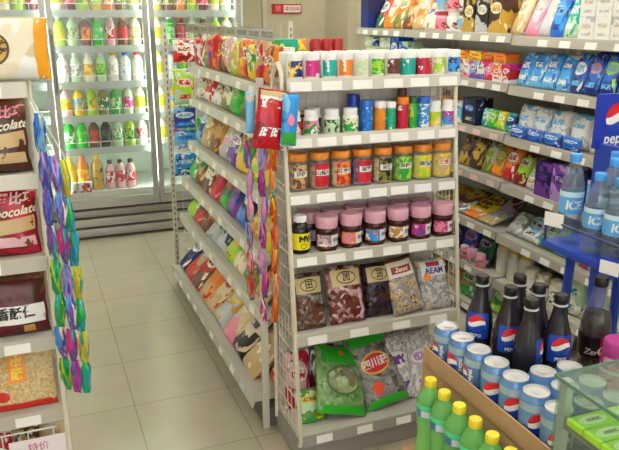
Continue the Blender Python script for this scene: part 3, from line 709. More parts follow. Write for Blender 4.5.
part('emblem', text_mesh('●', .02, on_cyl(.0309, .025, 0), bold=.001), mat('black', .4), t)

# fifth shelf: clear bags of dried goods with kraft headers
def food_bag(x, y, z, w, h, tilt, food, head, txt, desc, seed, tcol='black', roll=0, t=.05, film=None):
    T = thing('dried_food_bag', desc, 'bag', (x, y, z), (-tilt, roll, 0), group='bags of dried food on the fifth shelf')
    f = bag_fn(w, h, t, seed)
    part('pouch', bag_mesh(w, h, t, seed), film or food, T)
    if head:
        part('header_label', patch(f, -.82, .82, .30, .86), mat(head, .5), T)
        if txt:
            part('lettering', text_mesh(txt, .03, on_bag(f, w, h, 0, .58), bold=.0006), mat(tcol, .5), T)
            b = B(); n = 24; pr = None
            for i in range(n + 1):
                a = 2 * PI * i / n; p0 = f(.55 * math.cos(a), .58 + .22 * math.sin(a), -1, .0022); p1 = f(.5 * math.cos(a), .58 + .18 * math.sin(a), -1, .0022)
                if pr: b.quad(pr[0], p0, p1, pr[1])
                pr = (p0, p1)
            part('oval_print', b.mesh(smooth=0), mat('dark brown', .5), T)
    return T, f
Z2 = EZ[0] + .001
foilm = pack('brown', 'grey', 'dark brown', 'silver', 1, rough=.14, scale=7)
food_bag(.805, 2.02, Z2 + .004, .115, .19, .3, lumps('brown', 'dark brown', 'grey', 60, .15), rgb(196, 178, 130), '田', 'clear bag of brown dried food, kraft header, far left of fifth shelf', 1)
food_bag(.945, 2.02, Z2 + .004, .135, .20, .32, lumps('maroon', 'brown', 'pale pink', 60, .15), rgb(206, 186, 136), '团', 'clear bag of reddish dried food with kraft header, fifth shelf', 2)
food_bag(1.075, 2.03, Z2 + .004, .115, .19, .3, lumps('black', 'dark brown', 'navy', 55, .15), rgb(190, 172, 126), '田', 'clear bag of black dried fungus with kraft header, fifth shelf', 3)
T, f = food_bag(1.178, 2.005, Z2 + .004, .125, .20, .42, pack('grey', 'tan', 'silver', 'brown', 2, rough=.12, scale=60), rgb(226, 220, 204), None, 'foil bag with tilted white label and red block, fifth shelf', 4, roll=-.14)
part('red_block', patch(f, -.62, .62, .42, .68, .0022), mat(rgb(150, 40, 50), .4), T)
part('lettering', text_mesh('Zenst', .022, on_bag(f, .125, .20, 0, .55, .0034), .25, .0006), mat('cream', .5), T)
T, f = food_bag(1.295, 2.01, Z2 + .004, .125, .185, .45, pack('grey', 'silver', 'silver', 'tan', 3, rough=.12, scale=55), rgb(220, 222, 226), None, 'silver bag with blue and red printed top, right end of fifth shelf', 5)
part('red_block', patch(f, -.45, .45, .66, .84, .0022), mat(rgb(150, 30, 45), .4), T)
part('lettering', text_mesh('AEAM', .030, on_bag(f, .125, .185, 0, .48, .003), 0, .001), mat('dark blue', .5), T)
part('orange_spot', patch(f, -.75, -.3, .12, .42, .0022, oval=True), mat('orange', .4), T)

# lowest shelf: big green bags
ZB = .110
def green_bag(x, y, w, h, tilt, roll, desc, seed, top, sq, rz=0):
    T = thing('dried_mushroom_bag', desc, 'bag', (x, y, ZB + .004), (-tilt, roll, rz))
    f = bag_fn(w, h, .055, seed)
    part('pouch', bag_mesh(w, h, .055, seed), lumps(rgb(96, 150, 80), rgb(140, 172, 118), rgb(64, 122, 54), 70, .12) if not sq else lumps(rgb(120, 118, 116), rgb(160, 158, 156), rgb(70, 62, 60), 60, .15), T)
    part('top_band', patch(f, -.99, .99, top, .99, .0012), mat(rgb(46, 178, 46), .22), T)
    part('bottom_band', patch(f, -.99, .99, -.99, -.78, .0012), mat(rgb(46, 178, 46), .22), T)
    return T, f
T, f = green_bag(.91, 1.985, .20, .25, .72, .28, 'green bag of dried vegetables lying back on the lowest shelf', 6, .42, False)
part('window_rim', patch(f, -.7, .7, -.5, .38, .0012, oval=True), mat(rgb(90, 120, 70), .2), T)
part('window', patch(f, -.64, .64, -.44, .32, .002, oval=True), lumps('pale green', 'olive', 'grey', 45, .2), T)
part('orange_spot', patch(f, -.12, .1, .66, .82, .0022, oval=True), mat('orange', .4), T)
T, f = green_bag(1.105, 2.0, .17, .28, .55, -.24, 'clear bag with green top and red oval badge, lowest shelf', 7, .62, True, -.1)
part('badge_rim', patch(f, -.68, .68, -.16, .42, .002, oval=True), mat(rgb(232, 190, 60), .35), T)
part('badge', patch(f, -.61, .61, -.11, .37, .003, oval=True), mat(rgb(206, 26, 34), .35), T)
part('lettering', text_mesh('四川菇', .036, on_bag(f, .17, .28, 0, .13, .0042), 0, .001), mat('white', .4), T)
part('orange_spot', patch(f, -.5, .0, -.68, -.34, .0022, oval=True), mat(rgb(232, 80, 40), .4), T)
for i, (x, c, c2, n) in enumerate([(1.185, 'white', 'purple', 'white and purple'), (1.285, 'lilac', 'white', 'lilac and white')]):
    bag(x, 2.03, ZB + .004, .12, .25, .05, .35, 0, pack('silver', 'white', 'white', c2 if c2 == 'purple' else 'lilac', i + 2, scale=8), f'{n} snack bag behind the green bottles, lowest stand shelf', group='purple and white bags on the lowest shelf', roll=-.1, i=i)
bag(.815, 2.02, ZB + .004, .10, .12, .035, .7, 0, P('pale green', 'green', 'yellow', 'olive', 3), 'small green packet with yellow oval, lowest shelf left corner')
bag(.80, 2.13, ZB + .004, .10, .22, .035, .1, 0, P('pale pink', 'crimson', 'white', 'red', 1), 'pink and red packet standing behind wire side, lowest shelf')
bag(.90, 2.14, ZB + .004, .10, .22, .03, .1, 0, P('maroon', 'white', 'silver', 'black', 4), 'maroon and white packet behind the green bag, lowest shelf')
bag(1.16, 2.145, ZB + .004, .12, .21, .03, .06, 0, P('white', 'grey', 'cream', 'grey', 1), 'white printed packet standing at back, lowest shelf')

# ------------------------------------------------------------------ goods on the left stand
def big_bag(x, y, z, w, h, t, tilt, m, desc, seed, roll=0, rz=0):
    T = thing('snack_bag', desc, 'bag', (x, y, z), (-tilt, roll, rz))
    part('pouch', bag_mesh(w, h, t, seed, 18, 24), m, T)
    return T, bag_fn(w, h, t, seed)
CH1 = pack('dark brown', 'maroon', 'dark brown', 'brown', 1, rough=.25, scale=9)
CH2 = pack('dark red', 'crimson', 'dark red', 'red', 2, rough=.25, scale=9)
for lv, (m, cl, desc, band) in enumerate([(CH2, 'crimson', 'red chocolate snack bag with slanted lettering, middle of the left stand', 'red'), (CH1, 'dark brown', 'brown chocolate snack bag with pink lettering, upper left stand', 'brown')]):
    z = LZ[2 + lv]
    T, f = big_bag(-.108, 2.045, z + .004, .192, .20, .06, .16, m, desc, 21 + lv)
    part('photo_panel', patch(f, -.9, .92, -.38, .02, .0012, slant=.1), pack('brown', 'tan', 'brown', 'dark brown', lv, scale=6), T)
    part('lower_panel', patch(f, -.85, .9, -.74, -.46, .0012), pack('beige', 'tan' if lv else 'pale pink', 'beige', 'brown', 1 + lv, scale=8), T)
    part('lettering', text_mesh('伊比巧', .036, on_bag(f, .192, .20, .42, .6, .0024, .05), .15, .0012), mat(rgb(240, 150, 170) if lv else rgb(245, 200, 200), .4), T)
    part('lettering', text_mesh('Chocolate', .034, on_bag(f, .192, .20, .3, .24, .0026, .1), .35, .0008), mat('cream', .4), T)
    T, f = big_bag(-.31, 2.05, z + .004, .192, .20, .06, .16, m, f'{band} chocolate snack bag, mostly outside the left picture edge', 31 + lv)
    part('lettering', text_mesh('Chocolate', .042, on_bag(f, .192, .20, 0, .18, .0026, .12), .35, .0008), mat('cream', .4), T)
# maroon bag of sticks
T, f = big_bag(-.103, 2.045, LZ[1] + .004, .18, .18, .05, .22, pack('maroon', 'dark brown', 'maroon', 'brown', 0, rough=.25, scale=9), 'maroon bag with fanned sticks and white lettering, left stand', 23)
for i in range(7):
    a = -.75 + i * .25
    b = B(); v0, v1 = .12, .9
    b.quad(f(a * .45 - .06, v0, -1, .0018), f(a * .45 + .06, v0, -1, .0018), f(a * 1.05 + .08, v1, -1, .0018), f(a * 1.05 - .08, v1, -1, .0018))
    part('stick_print', b.mesh(smooth=0), mat(rgb(92, 40, 42) if i % 2 else rgb(66, 26, 30), .3), T)
part('white_panel', patch(f, -.9, .92, -.62, -.02, .0014), pack('white', 'silver', 'white', 'tan', 2, scale=12), T)
part('lettering', text_mesh('香酥仁', .036, on_bag(f, .18, .18, 0, -.28, .003), 0, .0012), mat('black', .4), T)
part('badge', patch(f, .2, .55, -.9, -.68, .0014), mat('ochre', .4), T)
big_bag(-.30, 2.05, LZ[1] + .004, .18, .18, .05, .22, pack('maroon', 'dark brown', 'maroon', 'brown', 0, rough=.25, scale=9), 'maroon snack bag mostly outside the left picture edge, left stand', 33)
# yellow nut brittle bag
T, f = big_bag(-.108, 2.02, LZ[0] + .004, .185, .2, .04, .3, lumps('tan', 'beige', 'gold', 150, .25), 'beige nut brittle bag with orange upright label, low on left stand', 24)
part('red_band', patch(f, -.99, .99, -.99, -.8, .0014), mat(rgb(205, 35, 25), .3), T)
part('orange_label', patch(f, -.42, .12, -.18, .86, .0014), mat(rgb(235, 140, 30), .35), T)
part('lettering', text_mesh('花生酥', .036, on_bag(f, .185, .2, -.15, .34, .003), 0, .001, vertical=True), mat(rgb(250, 215, 60), .4), T)
part('red_seal', patch(f, -.9, -.42, -.72, -.42, .0014, oval=True), mat(rgb(205, 45, 30), .4), T)
bag(-.31, 2.03, LZ[0] + .004, .185, .2, .04, .3, 0, lumps('tan', 'beige', 'gold', 30, .25), 'beige nut brittle bag mostly outside the left picture edge', i=1)
# clear bag on top
T, f = big_bag(-.06, 2.07, LZ[4] + .004, .25, .165, .07, .08, pack('cream', 'white', 'white', 'beige', 4, rough=.15, scale=11), 'pale clear bag with round gold badge on top of left stand', 25, rz=-.05)
part('orange_edge', patch(f, .74, 1.0, -.97, .95, .002), mat(rgb(232, 160, 30), .3), T)
part('badge_rim', patch(f, -.48, .22, -.52, .52, .002, oval=True), mat(rgb(90, 70, 50), .4), T)
part('badge', patch(f, -.43, .17, -.45, .45, .003, oval=True), mat(rgb(206, 168, 70), .35), T)
part('lettering', text_mesh('金装', .04, on_bag(f, .25, .165, -.13, 0, .0045), 0, .0012), mat(rgb(90, 60, 20), .4), T)
# wire basket and bags below
for i, (x, c, c2, n) in enumerate([(-.2, 'red', 'white', 'red'), (-.12, 'tan', 'brown', 'brown'), (-.04, 'beige', 'cream', 'beige')]):
    bag(x, 2.04, ZB + .004, .08, .18, .035, .15, 0, P(c, c2, 'white', c, i), f'{n} packet behind wire guard, bottom shelf of left stand', group='packets on the left stand bottom shelf', i=i)
g = B()
for i in range(9): g.tube([(LX0 + .03 + i * .07, 1.975, .125), (LX0 + .03 + i * .07, 1.975, .325)], .002, 5)
for z in (.16, .24, .322): g.tube([(LX0 + .02, 1.975, z), (LX1 - .03, 1.975, z)], .0025, 5)
gp = part('front_guard', g.mesh(), WIRE, leftcap)
gp2 = part('leaflet', boxmesh(.16, .002, .06), mat(rgb(240, 232, 240), .5), leftcap, (-.085, 1.968, .24), label='white card with pink lettering')
part('lettering', text_mesh('特价', .03, on_flat(0, -.0018, .03)), mat(rgb(200, 60, 130), .5), gp2)

# ------------------------------------------------------------------ hanging sachet strips
def spindle(i):
    def make():
        b = B(); n = 14; m = 12; G = []; r = random.Random(i)
        for j in range(n + 1):
            v = j / n; t_ = 2 * v - 1
            wd = .3 + .2 * (1 - abs(t_) ** 3) + (.1 if j in (0, n) else 0); dp = .08 + .42 * (1 - abs(t_) ** 2) * (0 if j in (0, n) else 1)
            tw = .5 * t_ + .25 * math.sin(7 * v + i); row = []
            for k in range(m):
                a = 2 * PI * k / m; q = 1 + .12 * math.sin(5 * a + 9 * v + i)
                x, y = wd * math.cos(a) * q, dp * math.sin(a) * q
                row.append(b.bm.verts.new((x * math.cos(tw) - y * math.sin(tw) * .5, x * math.sin(tw) * .9 + y * math.cos(tw), v)))
            G.append(row)
        for a, c in zip(G, G[1:]):
            for k in range(m): b.bm.faces.new((a[k], a[(k + 1) % m], c[(k + 1) % m], c[k]))
        b.bm.faces.new(G[0][::-1]); b.bm.faces.new(G[-1])
        return b.mesh(smooth=50)
    return shared(('spin', i % 4), make)
def strip(x, y, ztop, cols, w, h, desc, seed, name='sachet_strip', drift=0., hook=None):
    hook = hook or ((-.004, 2.0, 1.285) if x < .3 else (.735, 2.078, 1.16))
    T = thing(name, desc, 'sachets', (x, y, ztop), group='hanging sachet strips')
    r = random.Random(seed); z = 0
    hk = Vector(hook) - Vector((x, y, ztop))
    part('hook', B().tube([(0, 0, -.004), (0, .004, .012), hk * .5 + Vector((0, 0, .012)), hk], .0018, 6).mesh(), WIRE, T)
    for i, c in enumerate(cols):
        z -= h
        part('sachet', spindle(i + seed), foil(c[0], c[1], c[2], i + seed), T, (drift * -z + r.uniform(-.004, .004), 0, z), (r.uniform(-.06, .06), r.uniform(-.08, .08), r.uniform(-.5, .5)), (w, .03, h * 1.03))
PB = ('purple', 'blue', 'lilac'); TG = ('teal', 'green', 'lime'); BP = ('sky blue', 'purple', 'white'); GY = ('lime', 'yellow', 'teal'); MP = ('magenta', 'purple', 'teal'); GT = ('bright green', 'teal', 'light blue')
strip(.016, 1.925, 1.255, [('blue', 'light blue', 'silver'), PB, PB, ('purple', 'teal', 'white'), TG, TG, BP, TG], .03, .099, 'blue and purple hanging sachet strip, leftmost on the left stand', 1, drift=.0)
strip(.043, 1.885, 1.15, [('purple', 'lilac', 'blue'), BP, MP, ('purple', 'lilac', 'sky blue'), BP, MP, ('purple', 'magenta', 'blue')], .028, .097, 'lilac and purple hanging sachet strip, middle of the left stand strips', 2, drift=-.005)
strip(.068, 1.92, 1.13, [GY, GT, ('teal', 'sky blue', 'green'), GY, GT, GY, GT], .028, .098, 'green and teal hanging sachet strip, rightmost on the left stand', 3, drift=-.005)
MG = ('magenta', 'purple', 'pink'); OR = ('orange', 'red', 'yellow'); PK = ('pink', 'lilac', 'sky blue')
strip(.652, 2.055, 1.115, [PK, MG, PK, MG, PK, MG, ('purple', 'magenta', 'white')], .024, .086, 'pink and purple hanging sachet strip at the long rack corner', 5)
strip(.684, 2.035, 1.115, [OR, ('orange', 'teal', 'yellow'), OR, ('red', 'orange', 'light blue'), OR, ('orange', 'pink', 'yellow'), OR], .024, .086, 'orange hanging sachet strip at the long rack corner', 6)
strip(.624, 2.095, 1.12, [('silver', 'blue', 'red'), ('lilac', 'pink', 'sky blue'), ('pink', 'silver', 'blue'), ('red', 'silver', 'blue'), ('pale pink', 'red', 'teal'), ('red', 'tan', 'blue')], .022, .09, 'silver and pink hanging sachet strip, left at the long rack corner', 8)
T, f = big_bag(.655, 2.015, 1.105, .095, .18, .03, 0, pack('red', 'crimson', 'red', 'dark red', 3, rough=.2, scale=12), 'red hanging snack bag with white lettering at the rack corner', 26, roll=.16)
part('top_print', patch(f, -.9, .9, .4, .95, .0012), pack('white', 'red', 'maroon', 'tan', 2, scale=30), T)
part('lettering', text_mesh('旺旺', .036, on_bag(f, .095, .18, 0, -.45, .0024), .2, .001), mat('white', .4), T)
T, f = big_bag(.715, 1.985, 1.115, .052, .155, .02, 0, pack('sky blue', 'light blue', 'blue', 'sky blue', 1, rough=.2, scale=12), 'sky blue hanging packet with pink spot beside red bag', 27, roll=.08)
part('pink_spot', patch(f, -.4, .5, -.2, .25, .0012, oval=True), mat('pink', .4), T)
part('green_foot', patch(f, -.9, .9, -.95, -.45, .0012), mat('green', .4), T)
big_bag(.618, 2.05, 1.15, .03, .125, .015, 0, pack('light blue', 'silver', 'sky blue', 'white', 2, rough=.2, scale=12), 'narrow pale blue hanging packet left of the red bag', 28)

# ------------------------------------------------------------------ right wall shelving
WXF, WXB = 2.0, 2.36
WZ = [.06, .27, .50, .748, .972, 1.197, 1.412]
segs = [(3.605, 4.22, 0), (2.635, 3.60, 0), (1.665, 2.63, -.008), (.69, 1.66, -.008)]
SEGN = ['farthest from camera', 'behind the end stand', 'behind the blue water stand', 'beside the glass counter']
for si, (ya, yb, dz) in enumerate(segs):
    t = thing('wall_shelf_unit', 'grey wall shelf unit with stepped shelves, section ' + SEGN[si], 'shelf', (0, 0, 0), group='wall shelf units')
    part('back_panel', B().box(WXB, WXB + .02, ya, yb, 0, 2.0).mesh(smooth=0), mat(rgb(160, 156, 150), .5), t)
    for y in (ya + .015, yb - .015): part('upright', B().box(WXB - .03, WXB - .001, y - .014, y + .014, 0, 2.0).mesh(smooth=0), UPR, t)
    for k, z in enumerate(WZ):
        z += dz if k else 0
        s = part('shelf', B().box(WXF + .006, WXB - .031, ya + .002, yb - .002, z - .014, z).mesh(smooth=0), SHELFG, t)
        part('price_rail', B().prism(rail_prism(0, .004), (0, yb - ya - .004)).mesh(smooth=0), mat(rgb(176, 170, 158), .4), s, (WXF + .005, yb - .002, z), (0, 0, -HP))
        for i in range(int((yb - ya - .05) / .136)):
            part('price_tag', boxmesh(.062, .0015, .027), (TAGP if (k in (3, 4) and si == 1 and i < 5) else TAGW), s, (WXF - .0045, ya + .075 + i * .136 + random.uniform(-.012, .012), z - .035), (-.16, 0, -HP))
def wz(y, k): return WZ[k] + (-.008 if y < 2.632 and k else 0) + .0006
RNAME = {6: 'wall top shelf', 5: 'wall second shelf', 4: 'wall third shelf', 3: 'wall fourth shelf', 2: 'wall fifth shelf', 1: 'wall sixth shelf', 0: 'wall lowest shelf'}
CNT = {}
def wl(desc, k):
    CNT[k, desc] = CNT.get((k, desc), 0) + 1
    return f'{ORD[CNT[k, desc] - 1]} {desc} from far end, {RNAME[k]}'
def wbag(k, y, w, h, t, m, desc, lean=.35, x=2.03, i=0, dz=0, name='goods_bag'):
    bag(x + t / 2, y, wz(y, k) + .003 + t * .4 * math.sin(lean) + dz, w, h, t, lean, FACE_LEFT, m, wl(desc, k), group='bags on the ' + RNAME[k], i=i, name=name, rest=wz(y, k) + dz)
def wbox(k, y, w, d, h, m, desc, x=2.015, dz=0, tilt=0, name='goods_box', cat='box'):
    carton(x + d / 2, y, wz(y, k) + dz + (.5 * d * math.sin(tilt) if tilt else 0), w, d, h, FACE_LEFT, m, wl(desc, k), group='boxes on the ' + RNAME[k], tilt=tilt, name=name, cat=cat)
def wjar(k, y, r, h, body, cap, lab, desc, x=2.03, dz=0, name='goods_jar'):
    t = thing(name, wl(desc, k), 'jar', (x + r, y, wz(y, k) + dz), (0, 0, FACE_LEFT), group='jars on the ' + RNAME[k], scale=(r / .03, r / .03, h / .1))
    part('jar_body', shared('wj', lambda: B().lathe([(0, 0), (.028, 0), (.03, .004), (.03, .07), (.024, .08)], 18).mesh()), mat(body, .3), t)
    part('lid', shared('wjl', lambda: B().lathe([(.0255, .08), (.0262, .096), (.024, .1), (0, .1)], 18).mesh()), mat(cap, .4), t)
    part('label', shared('wjp', lambda: cyl_patch(.0305, .01, .066, -1.4, 1.4, 12)), pack(lab[0], lab[1], 'white', lab[0], hash3(y, r), scale=30), t)
# top shelf
wbox(6, 4.15, .10, .12, .32, P('navy', 'dark blue', 'navy', 'dark blue', 0, style='box'), 'tall navy box')
for i, (c, c2, c3) in enumerate([('red', 'dark green', 'white'), ('cream', 'orange', 'white'), ('orange', 'olive', 'cream'), ('tan', 'brown', 'orange'), ('orange', 'tan', 'white'), ('purple', 'cream', 'tan')]):
    wbag(6, 4.03 - i * .118, .116, .22, .06, P(c, c2, c3, c2, i), f'{c} and {c2} leaning bag', .5, i=i)
for i in range(3):
    for j in range(2):
        wjar(6, 3.31 - i * .105, .045, .098, ('pale pink', 'white', 'cream')[(i + j) % 3], ('red', 'white', 'brown')[i], (('pink', 'red'), ('white', 'brown'), ('light blue', 'tan'))[(i + 2 * j) % 3], ('lower ' if not j else 'upper ') + 'pale pink pot in double stack', dz=j * .0985)
for i, (c, c2) in enumerate([('black', 'gold'), ('black', 'silver'), ('dark brown', 'gold')]):
    wbox(6, 3.0 - i * .108, .10, .1, .17, P(c, c2, 'cream', c2, i, style='box'), f'{c} and {c2} box')
    wbag(6, 3.0 - i * .108, .1, .06, .03, P('lime', 'olive', 'green', 'yellow', i), 'green packet on top of dark box', .1, x=2.05, dz=.171, i=i)
for i, (c, c2) in enumerate([('beige', 'tan'), ('silver', 'pink'), ('pale pink', 'silver')]):
    wbag(6, 2.675 - i * .085 - (.02 if i else 0), .084, .19, .05, P(c, c2, 'cream', c2, i), f'{c} and {c2} pouch', .45, i=i)
wbag(6, 2.415, .085, .17, .05, P('sky blue', 'blue', 'light blue', 'dark blue', 1), 'sky blue pouch', .3)
for i in range(2): wbag(6, 2.335 - i * .075, .074, .185, .05, P('teal', 'pale green', 'teal', 'white', i), 'teal pouch', .35, i=i)
for i in range(3):
    for j in range(2): wbox(6, 2.205 - i * .083, .08, .11, .085, P('white', 'white', 'cream', 'silver', i + j, style='box'), ('lower ' if not j else 'upper ') + 'white tissue box', dz=j * .0855)
for i in range(5): wbox(6, 1.95 - i * .085, .08, .11, .13, P('magenta', 'pink', 'white', 'purple', i, style='box'), 'pink and magenta box')
# second shelf
for i in range(4):
    for j in range(2):
        wjar(5, 4.15 - i * .102, .05, .098, 'pale green', 'cream', (('white', 'pale green'), ('dark blue', 'pale green'))[(i == 1 and j == 1)], ('lower ' if not j else 'upper ') + 'pale green paper roll', dz=j * .0985, name='paper_roll')
for i, (c, c2) in enumerate([('dark blue', 'blue'), ('blue', 'pale green'), ('green', 'pale green')]): wbox(5, 3.745 - i * .108, .103, .1, (.19, .15, .12)[i], P(c, c2, 'white', c2, i, style='box'), f'{c} carton behind the stand')
for i in range(2): wbox(5, 3.3 - i * .13, .12, .1, .06, P('grey', 'pale green', 'white', 'silver', i, style='box'), 'low grey carton')
for i in range(7):
    wbox(5, 3.06 - i * .063, .06, .08, .085, P(('pale green', 'white', 'light blue', 'white', 'pink', 'orange', 'red')[i], ('teal', 'pink', 'purple', 'blue', 'red', 'white', 'white')[i], 'white', 'magenta', i, style='box'), 'small bright cream box')
for i in range(4): wbox(5, 3.02 - i * .097, .094, .075, .045, P(('orange', 'yellow', 'ochre', 'orange')[i], ('yellow', 'gold', 'red', 'gold')[i], 'orange', 'red', i, style='box'), 'flat orange carton on small boxes', dz=.0855)
for i in range(4): wbag(5, 2.60 - i * .085, .083, .155, .05, P('sky blue', 'light blue', 'blue', 'white', i), 'light blue pad packet', .35, i=i)
for i in range(7): wbag(5, 2.262 - i * .083, .081, .165, .055, P('blue', 'dark blue', ('white', 'pink', 'lime')[i % 3], 'light blue', i), 'blue pad packet with pale swoosh', .3, i=i)
for i in range(5): wbag(5, 2.22 - i * .115, .11, .10, .05, P('dark blue', 'royal blue', 'blue', 'navy', i), 'dark blue packet lying on top', 1.35, x=2.13, i=i, dz=.135)
# third shelf
for i, (c, c2, d) in enumerate([('orange', 'brown', .13), ('red', 'orange', .11)]): wbox(4, 3.32 - i * .1, .095, .1, d, P(c, c2, 'yellow', c2, i, style='box'), f'{c} carton beside end stand')
wbox(4, 3.06, .1, .09, .1, P('light blue', 'white', 'blue', 'white', 1, style='box'), 'white and blue carton', tilt=0)
wbox(4, 2.945, .11, .1, .13, P('navy', 'black', 'blue', 'silver', 1, style='box'), 'navy carton')
for i, (c, c2) in enumerate([('pale green', 'teal'), ('lime', 'green'), ('yellow', 'lime'), ('dark blue', 'teal')]): wbag(4, 2.85 - i * .063, .06, .09, .04, P(c, c2, 'white', c2, i), f'small {c} pouch', .2, i=i)
for i in range(4):
    wbag(4, 2.57 - i * .113, .11, .145, .075, P('white', 'silver', 'white', 'light blue', i), 'white tissue packet', .12, i=i, x=2.04)
for i in range(4):
    wbag(4, 2.565 - i * .113, .105, .055, .03, P('blue', 'royal blue', 'white', 'sky blue', i), 'small blue packet in front of tissue', .15, i=i, x=2.008)
for i in range(4): wbag(4, 2.11 - i * .113, .11, .14, .075, P('white', 'cream', 'lilac', 'silver', i), 'cream tissue packet behind the water bottles', .12, i=i, x=2.03)
# fourth shelf
for i, (c, c2, c3) in enumerate([('navy', 'gold', 'brown'), ('gold', 'dark brown', 'yellow')]): wbag(3, 3.02 - i * .1, .1, .16, .05, P(c, c2, c3, c2, i), f'{c} and {c2} bag', .35, i=i)
for i, (c, c2, c3) in enumerate([('silver', 'olive', 'lime'), ('olive', 'orange', 'lime'), ('orange', 'red', 'white'), ('lime', 'dark red', 'pale green')]): wbag(3, 2.82 - i * .085, .085, .16, .05, P(c, c2, c3, c2, i), f'{c} and {c2} bag', .4, i=i)
wbag(3, 2.475, .10, .15, .06, P('silver', 'white', 'cream', 'gold', 2), 'silver and gold bag', .45)
for i, (c, c2) in enumerate([('navy', 'purple'), ('purple', 'lilac'), ('navy', 'dark blue'), ('light blue', 'white')]): wbox(3, 2.365 - i * .104, .10, .1, (.15, .16, .14, .13)[i], P(c, c2, 'navy' if c != 'light blue' else 'white', c2, i, style='box'), f'{c} carton')
for i in range(4): wbox(3, 1.93 - i * .12, .11, .1, .14, P(('blue', 'white', 'pink', 'light blue')[i], 'white', 'white', 'blue', i, style='box'), 'pale carton behind the water bottles')
# fifth shelf
for i, (c, c2) in enumerate([('ochre', 'olive'), ('gold', 'brown'), ('brown', 'yellow')]): wbag(2, 3.24 - i * .17, .16, .18, .05, P(c, c2, 'yellow', c2, i), f'{c} and {c2} lying bag', 1.25, x=2.05, i=i)
for i, (c, c2) in enumerate([('white', 'grey'), ('cream', 'orange'), ('silver', 'tan')]): wbag(2, 3.02 - i * .125, .12, .14, .03, P(c, c2, 'white', c2, i), f'flat {c} and {c2} packet', 1.3, x=2.012, i=i)
wbag(2, 2.77, .1, .17, .04, P('maroon', 'lilac', 'brown', 'tan', 1), 'maroon wrapped packet', 1.1, x=2.13, dz=.05)
for i, (c, c2) in enumerate([('grey', 'silver'), ('light blue', 'white'), ('pale green', 'green'), ('teal', 'light blue')]): wbag(2, 2.58 - i * .117, .115, .13, .055, P(c, c2, 'white', c2, i), f'{c} and {c2} pouch', .8, i=i)
for i, (c, c2) in enumerate([('blue', 'red'), ('yellow', 'blue'), ('red', 'white'), ('green', 'lime'), ('bright green', 'lime')]): wbag(2, 2.09 - i * .117, .11, .12, .05, P(c, c2, 'white', c2, i), f'{c} and {c2} pouch', .3, i=i)
# sixth shelf
for i, (c, c2, h) in enumerate([('black', 'red', .17), ('black', 'dark blue', .17), ('royal blue', 'purple', .18), ('dark green', 'black', .17)]): wbag(1, 3.18 - i * .125, .12, h, .06, P(c, c2, 'lilac', c2, i), f'{c} and {c2} bag', .3, i=i)
for i in range(3): wjar(1, 2.93 - i * .07, .03, .07, 'pink', 'pale pink', ('pink', 'green'), 'pink striped roll', x=2.008)
for i in range(3): wjar(1, 2.68 - i * .085, .036, .17, 'cream', 'yellow', ('white', 'cream'), 'cream bottle with yellow lid', x=2.06)
for i in range(3): wjar(1, 2.43 - i * .085, .036, .12, 'cream', 'cream', ('white', 'brown'), 'pale lidded bottle')
for i in range(3): wbag(1, 2.17 - i * .15, .145, .18, .08, P('pale green', 'cream', 'white', 'teal', i), 'pale green wrapped bundle', .2, i=i)
# lowest shelf
for i, (c, c2) in enumerate([('brown', 'ochre'), ('ochre', 'tan'), ('tan', 'green'), ('silver', 'brown'), ('green', 'lime'), ('tan', 'white'), ('brown', 'red'), ('pale green', 'white')]): wbag(0, 3.2 - i * .14, .135, .15, .06, P(c, c2, 'white', c2, i), f'{c} and {c2} bag', .35, i=i)

# ------------------------------------------------------------------ drinks stack in the foreground
KRAFT = mat(rgb(182, 146, 108), .75, noise=9)
SX0, SX1, SXM = .885, 1.255, .80
for i, y in enumerate((1.025, 1.268)):
    for z in (0, .2075):
        t = thing('drinks_carton', f'brown cardboard carton {"on the floor" if z == 0 else "holding the green bottles"}, {"nearer camera" if i == 0 else "farther from camera"}, under the drinks', 'box', (1.03, y + .001 * i, z), group='stacked drinks cartons')
        part('carton_body', boxmesh(.45, .236, .206, .003), KRAFT, t)
        part('packing_tape', boxmesh(.45, .05, .0006), mat(rgb(190, 165, 120), .25), t, (0, 0, .206))
for i, y in enumerate((1.025, 1.268)):
    t = thing('drinks_carton', f'brown cardboard carton directly under the cans, {"nearer camera" if i == 0 else "farther from camera"}', 'box', (1.086, y + .001 * i, .4155), group='stacked drinks cartons')
    part('carton_body', boxmesh(.375, .236, .199, .003), KRAFT, t)
ZT = .616
tray = thing('can_tray', 'low brown cardboard tray holding the blue cola cans', 'tray', (0, 0, ZT))
ty0, ty1, tx0, tx1 = .90, 1.437, .890, 1.14
part('tray_floor', B().box(tx0, tx1, ty0, ty1, 0, .003).mesh(smooth=0), KRAFT, tray)
part('tray_wall', B().box(tx0, tx0 + .004, ty0, ty1, -.085, .052).mesh(smooth=0), mat(rgb(188, 150, 114), .75, noise=9), tray)
part('tray_wall', B().box(tx0 + .004, tx1, ty1 - .004, ty1, .003, .045).mesh(smooth=0), KRAFT, tray)
part('tray_wall', B().box(tx0 + .004, tx1, ty0, ty0 + .004, .003, .045).mesh(smooth=0), KRAFT, tray)
CANBLUE = mat(rgb(104, 150, 208), .25, .35); SILV = mat(rgb(205, 208, 212), .22, .9); CANSIDE = mat(rgb(176, 204, 226), .25, .4)
def can_body():
    return B().lathe([(.024, 0), (.026, .002), (.0325, .012), (.033, .014), (.033, .100), (.0325, .104), (.0275, .115)], 32).mesh()
def can_top():
    return B().lathe([(.0275, .115), (.0282, .117), (.0282, .1185), (.0268, .119), (.0255, .116), (.0245, .1135), (0, .1135)], 32).mesh()
SILT = mat(rgb(214, 214, 216), .3, .35)
def tab():
    b = B(); b.lathe([(0, .1145), (.008, .1145), (.009, .1155), (.008, .1165), (0, .1165)], 14, cx=0, cy=.006); b.lathe([(0, .1145), (.0055, .1145), (.0055, .1158), (0, .1158)], 12, cx=0, cy=-.004)
    return b.mesh()
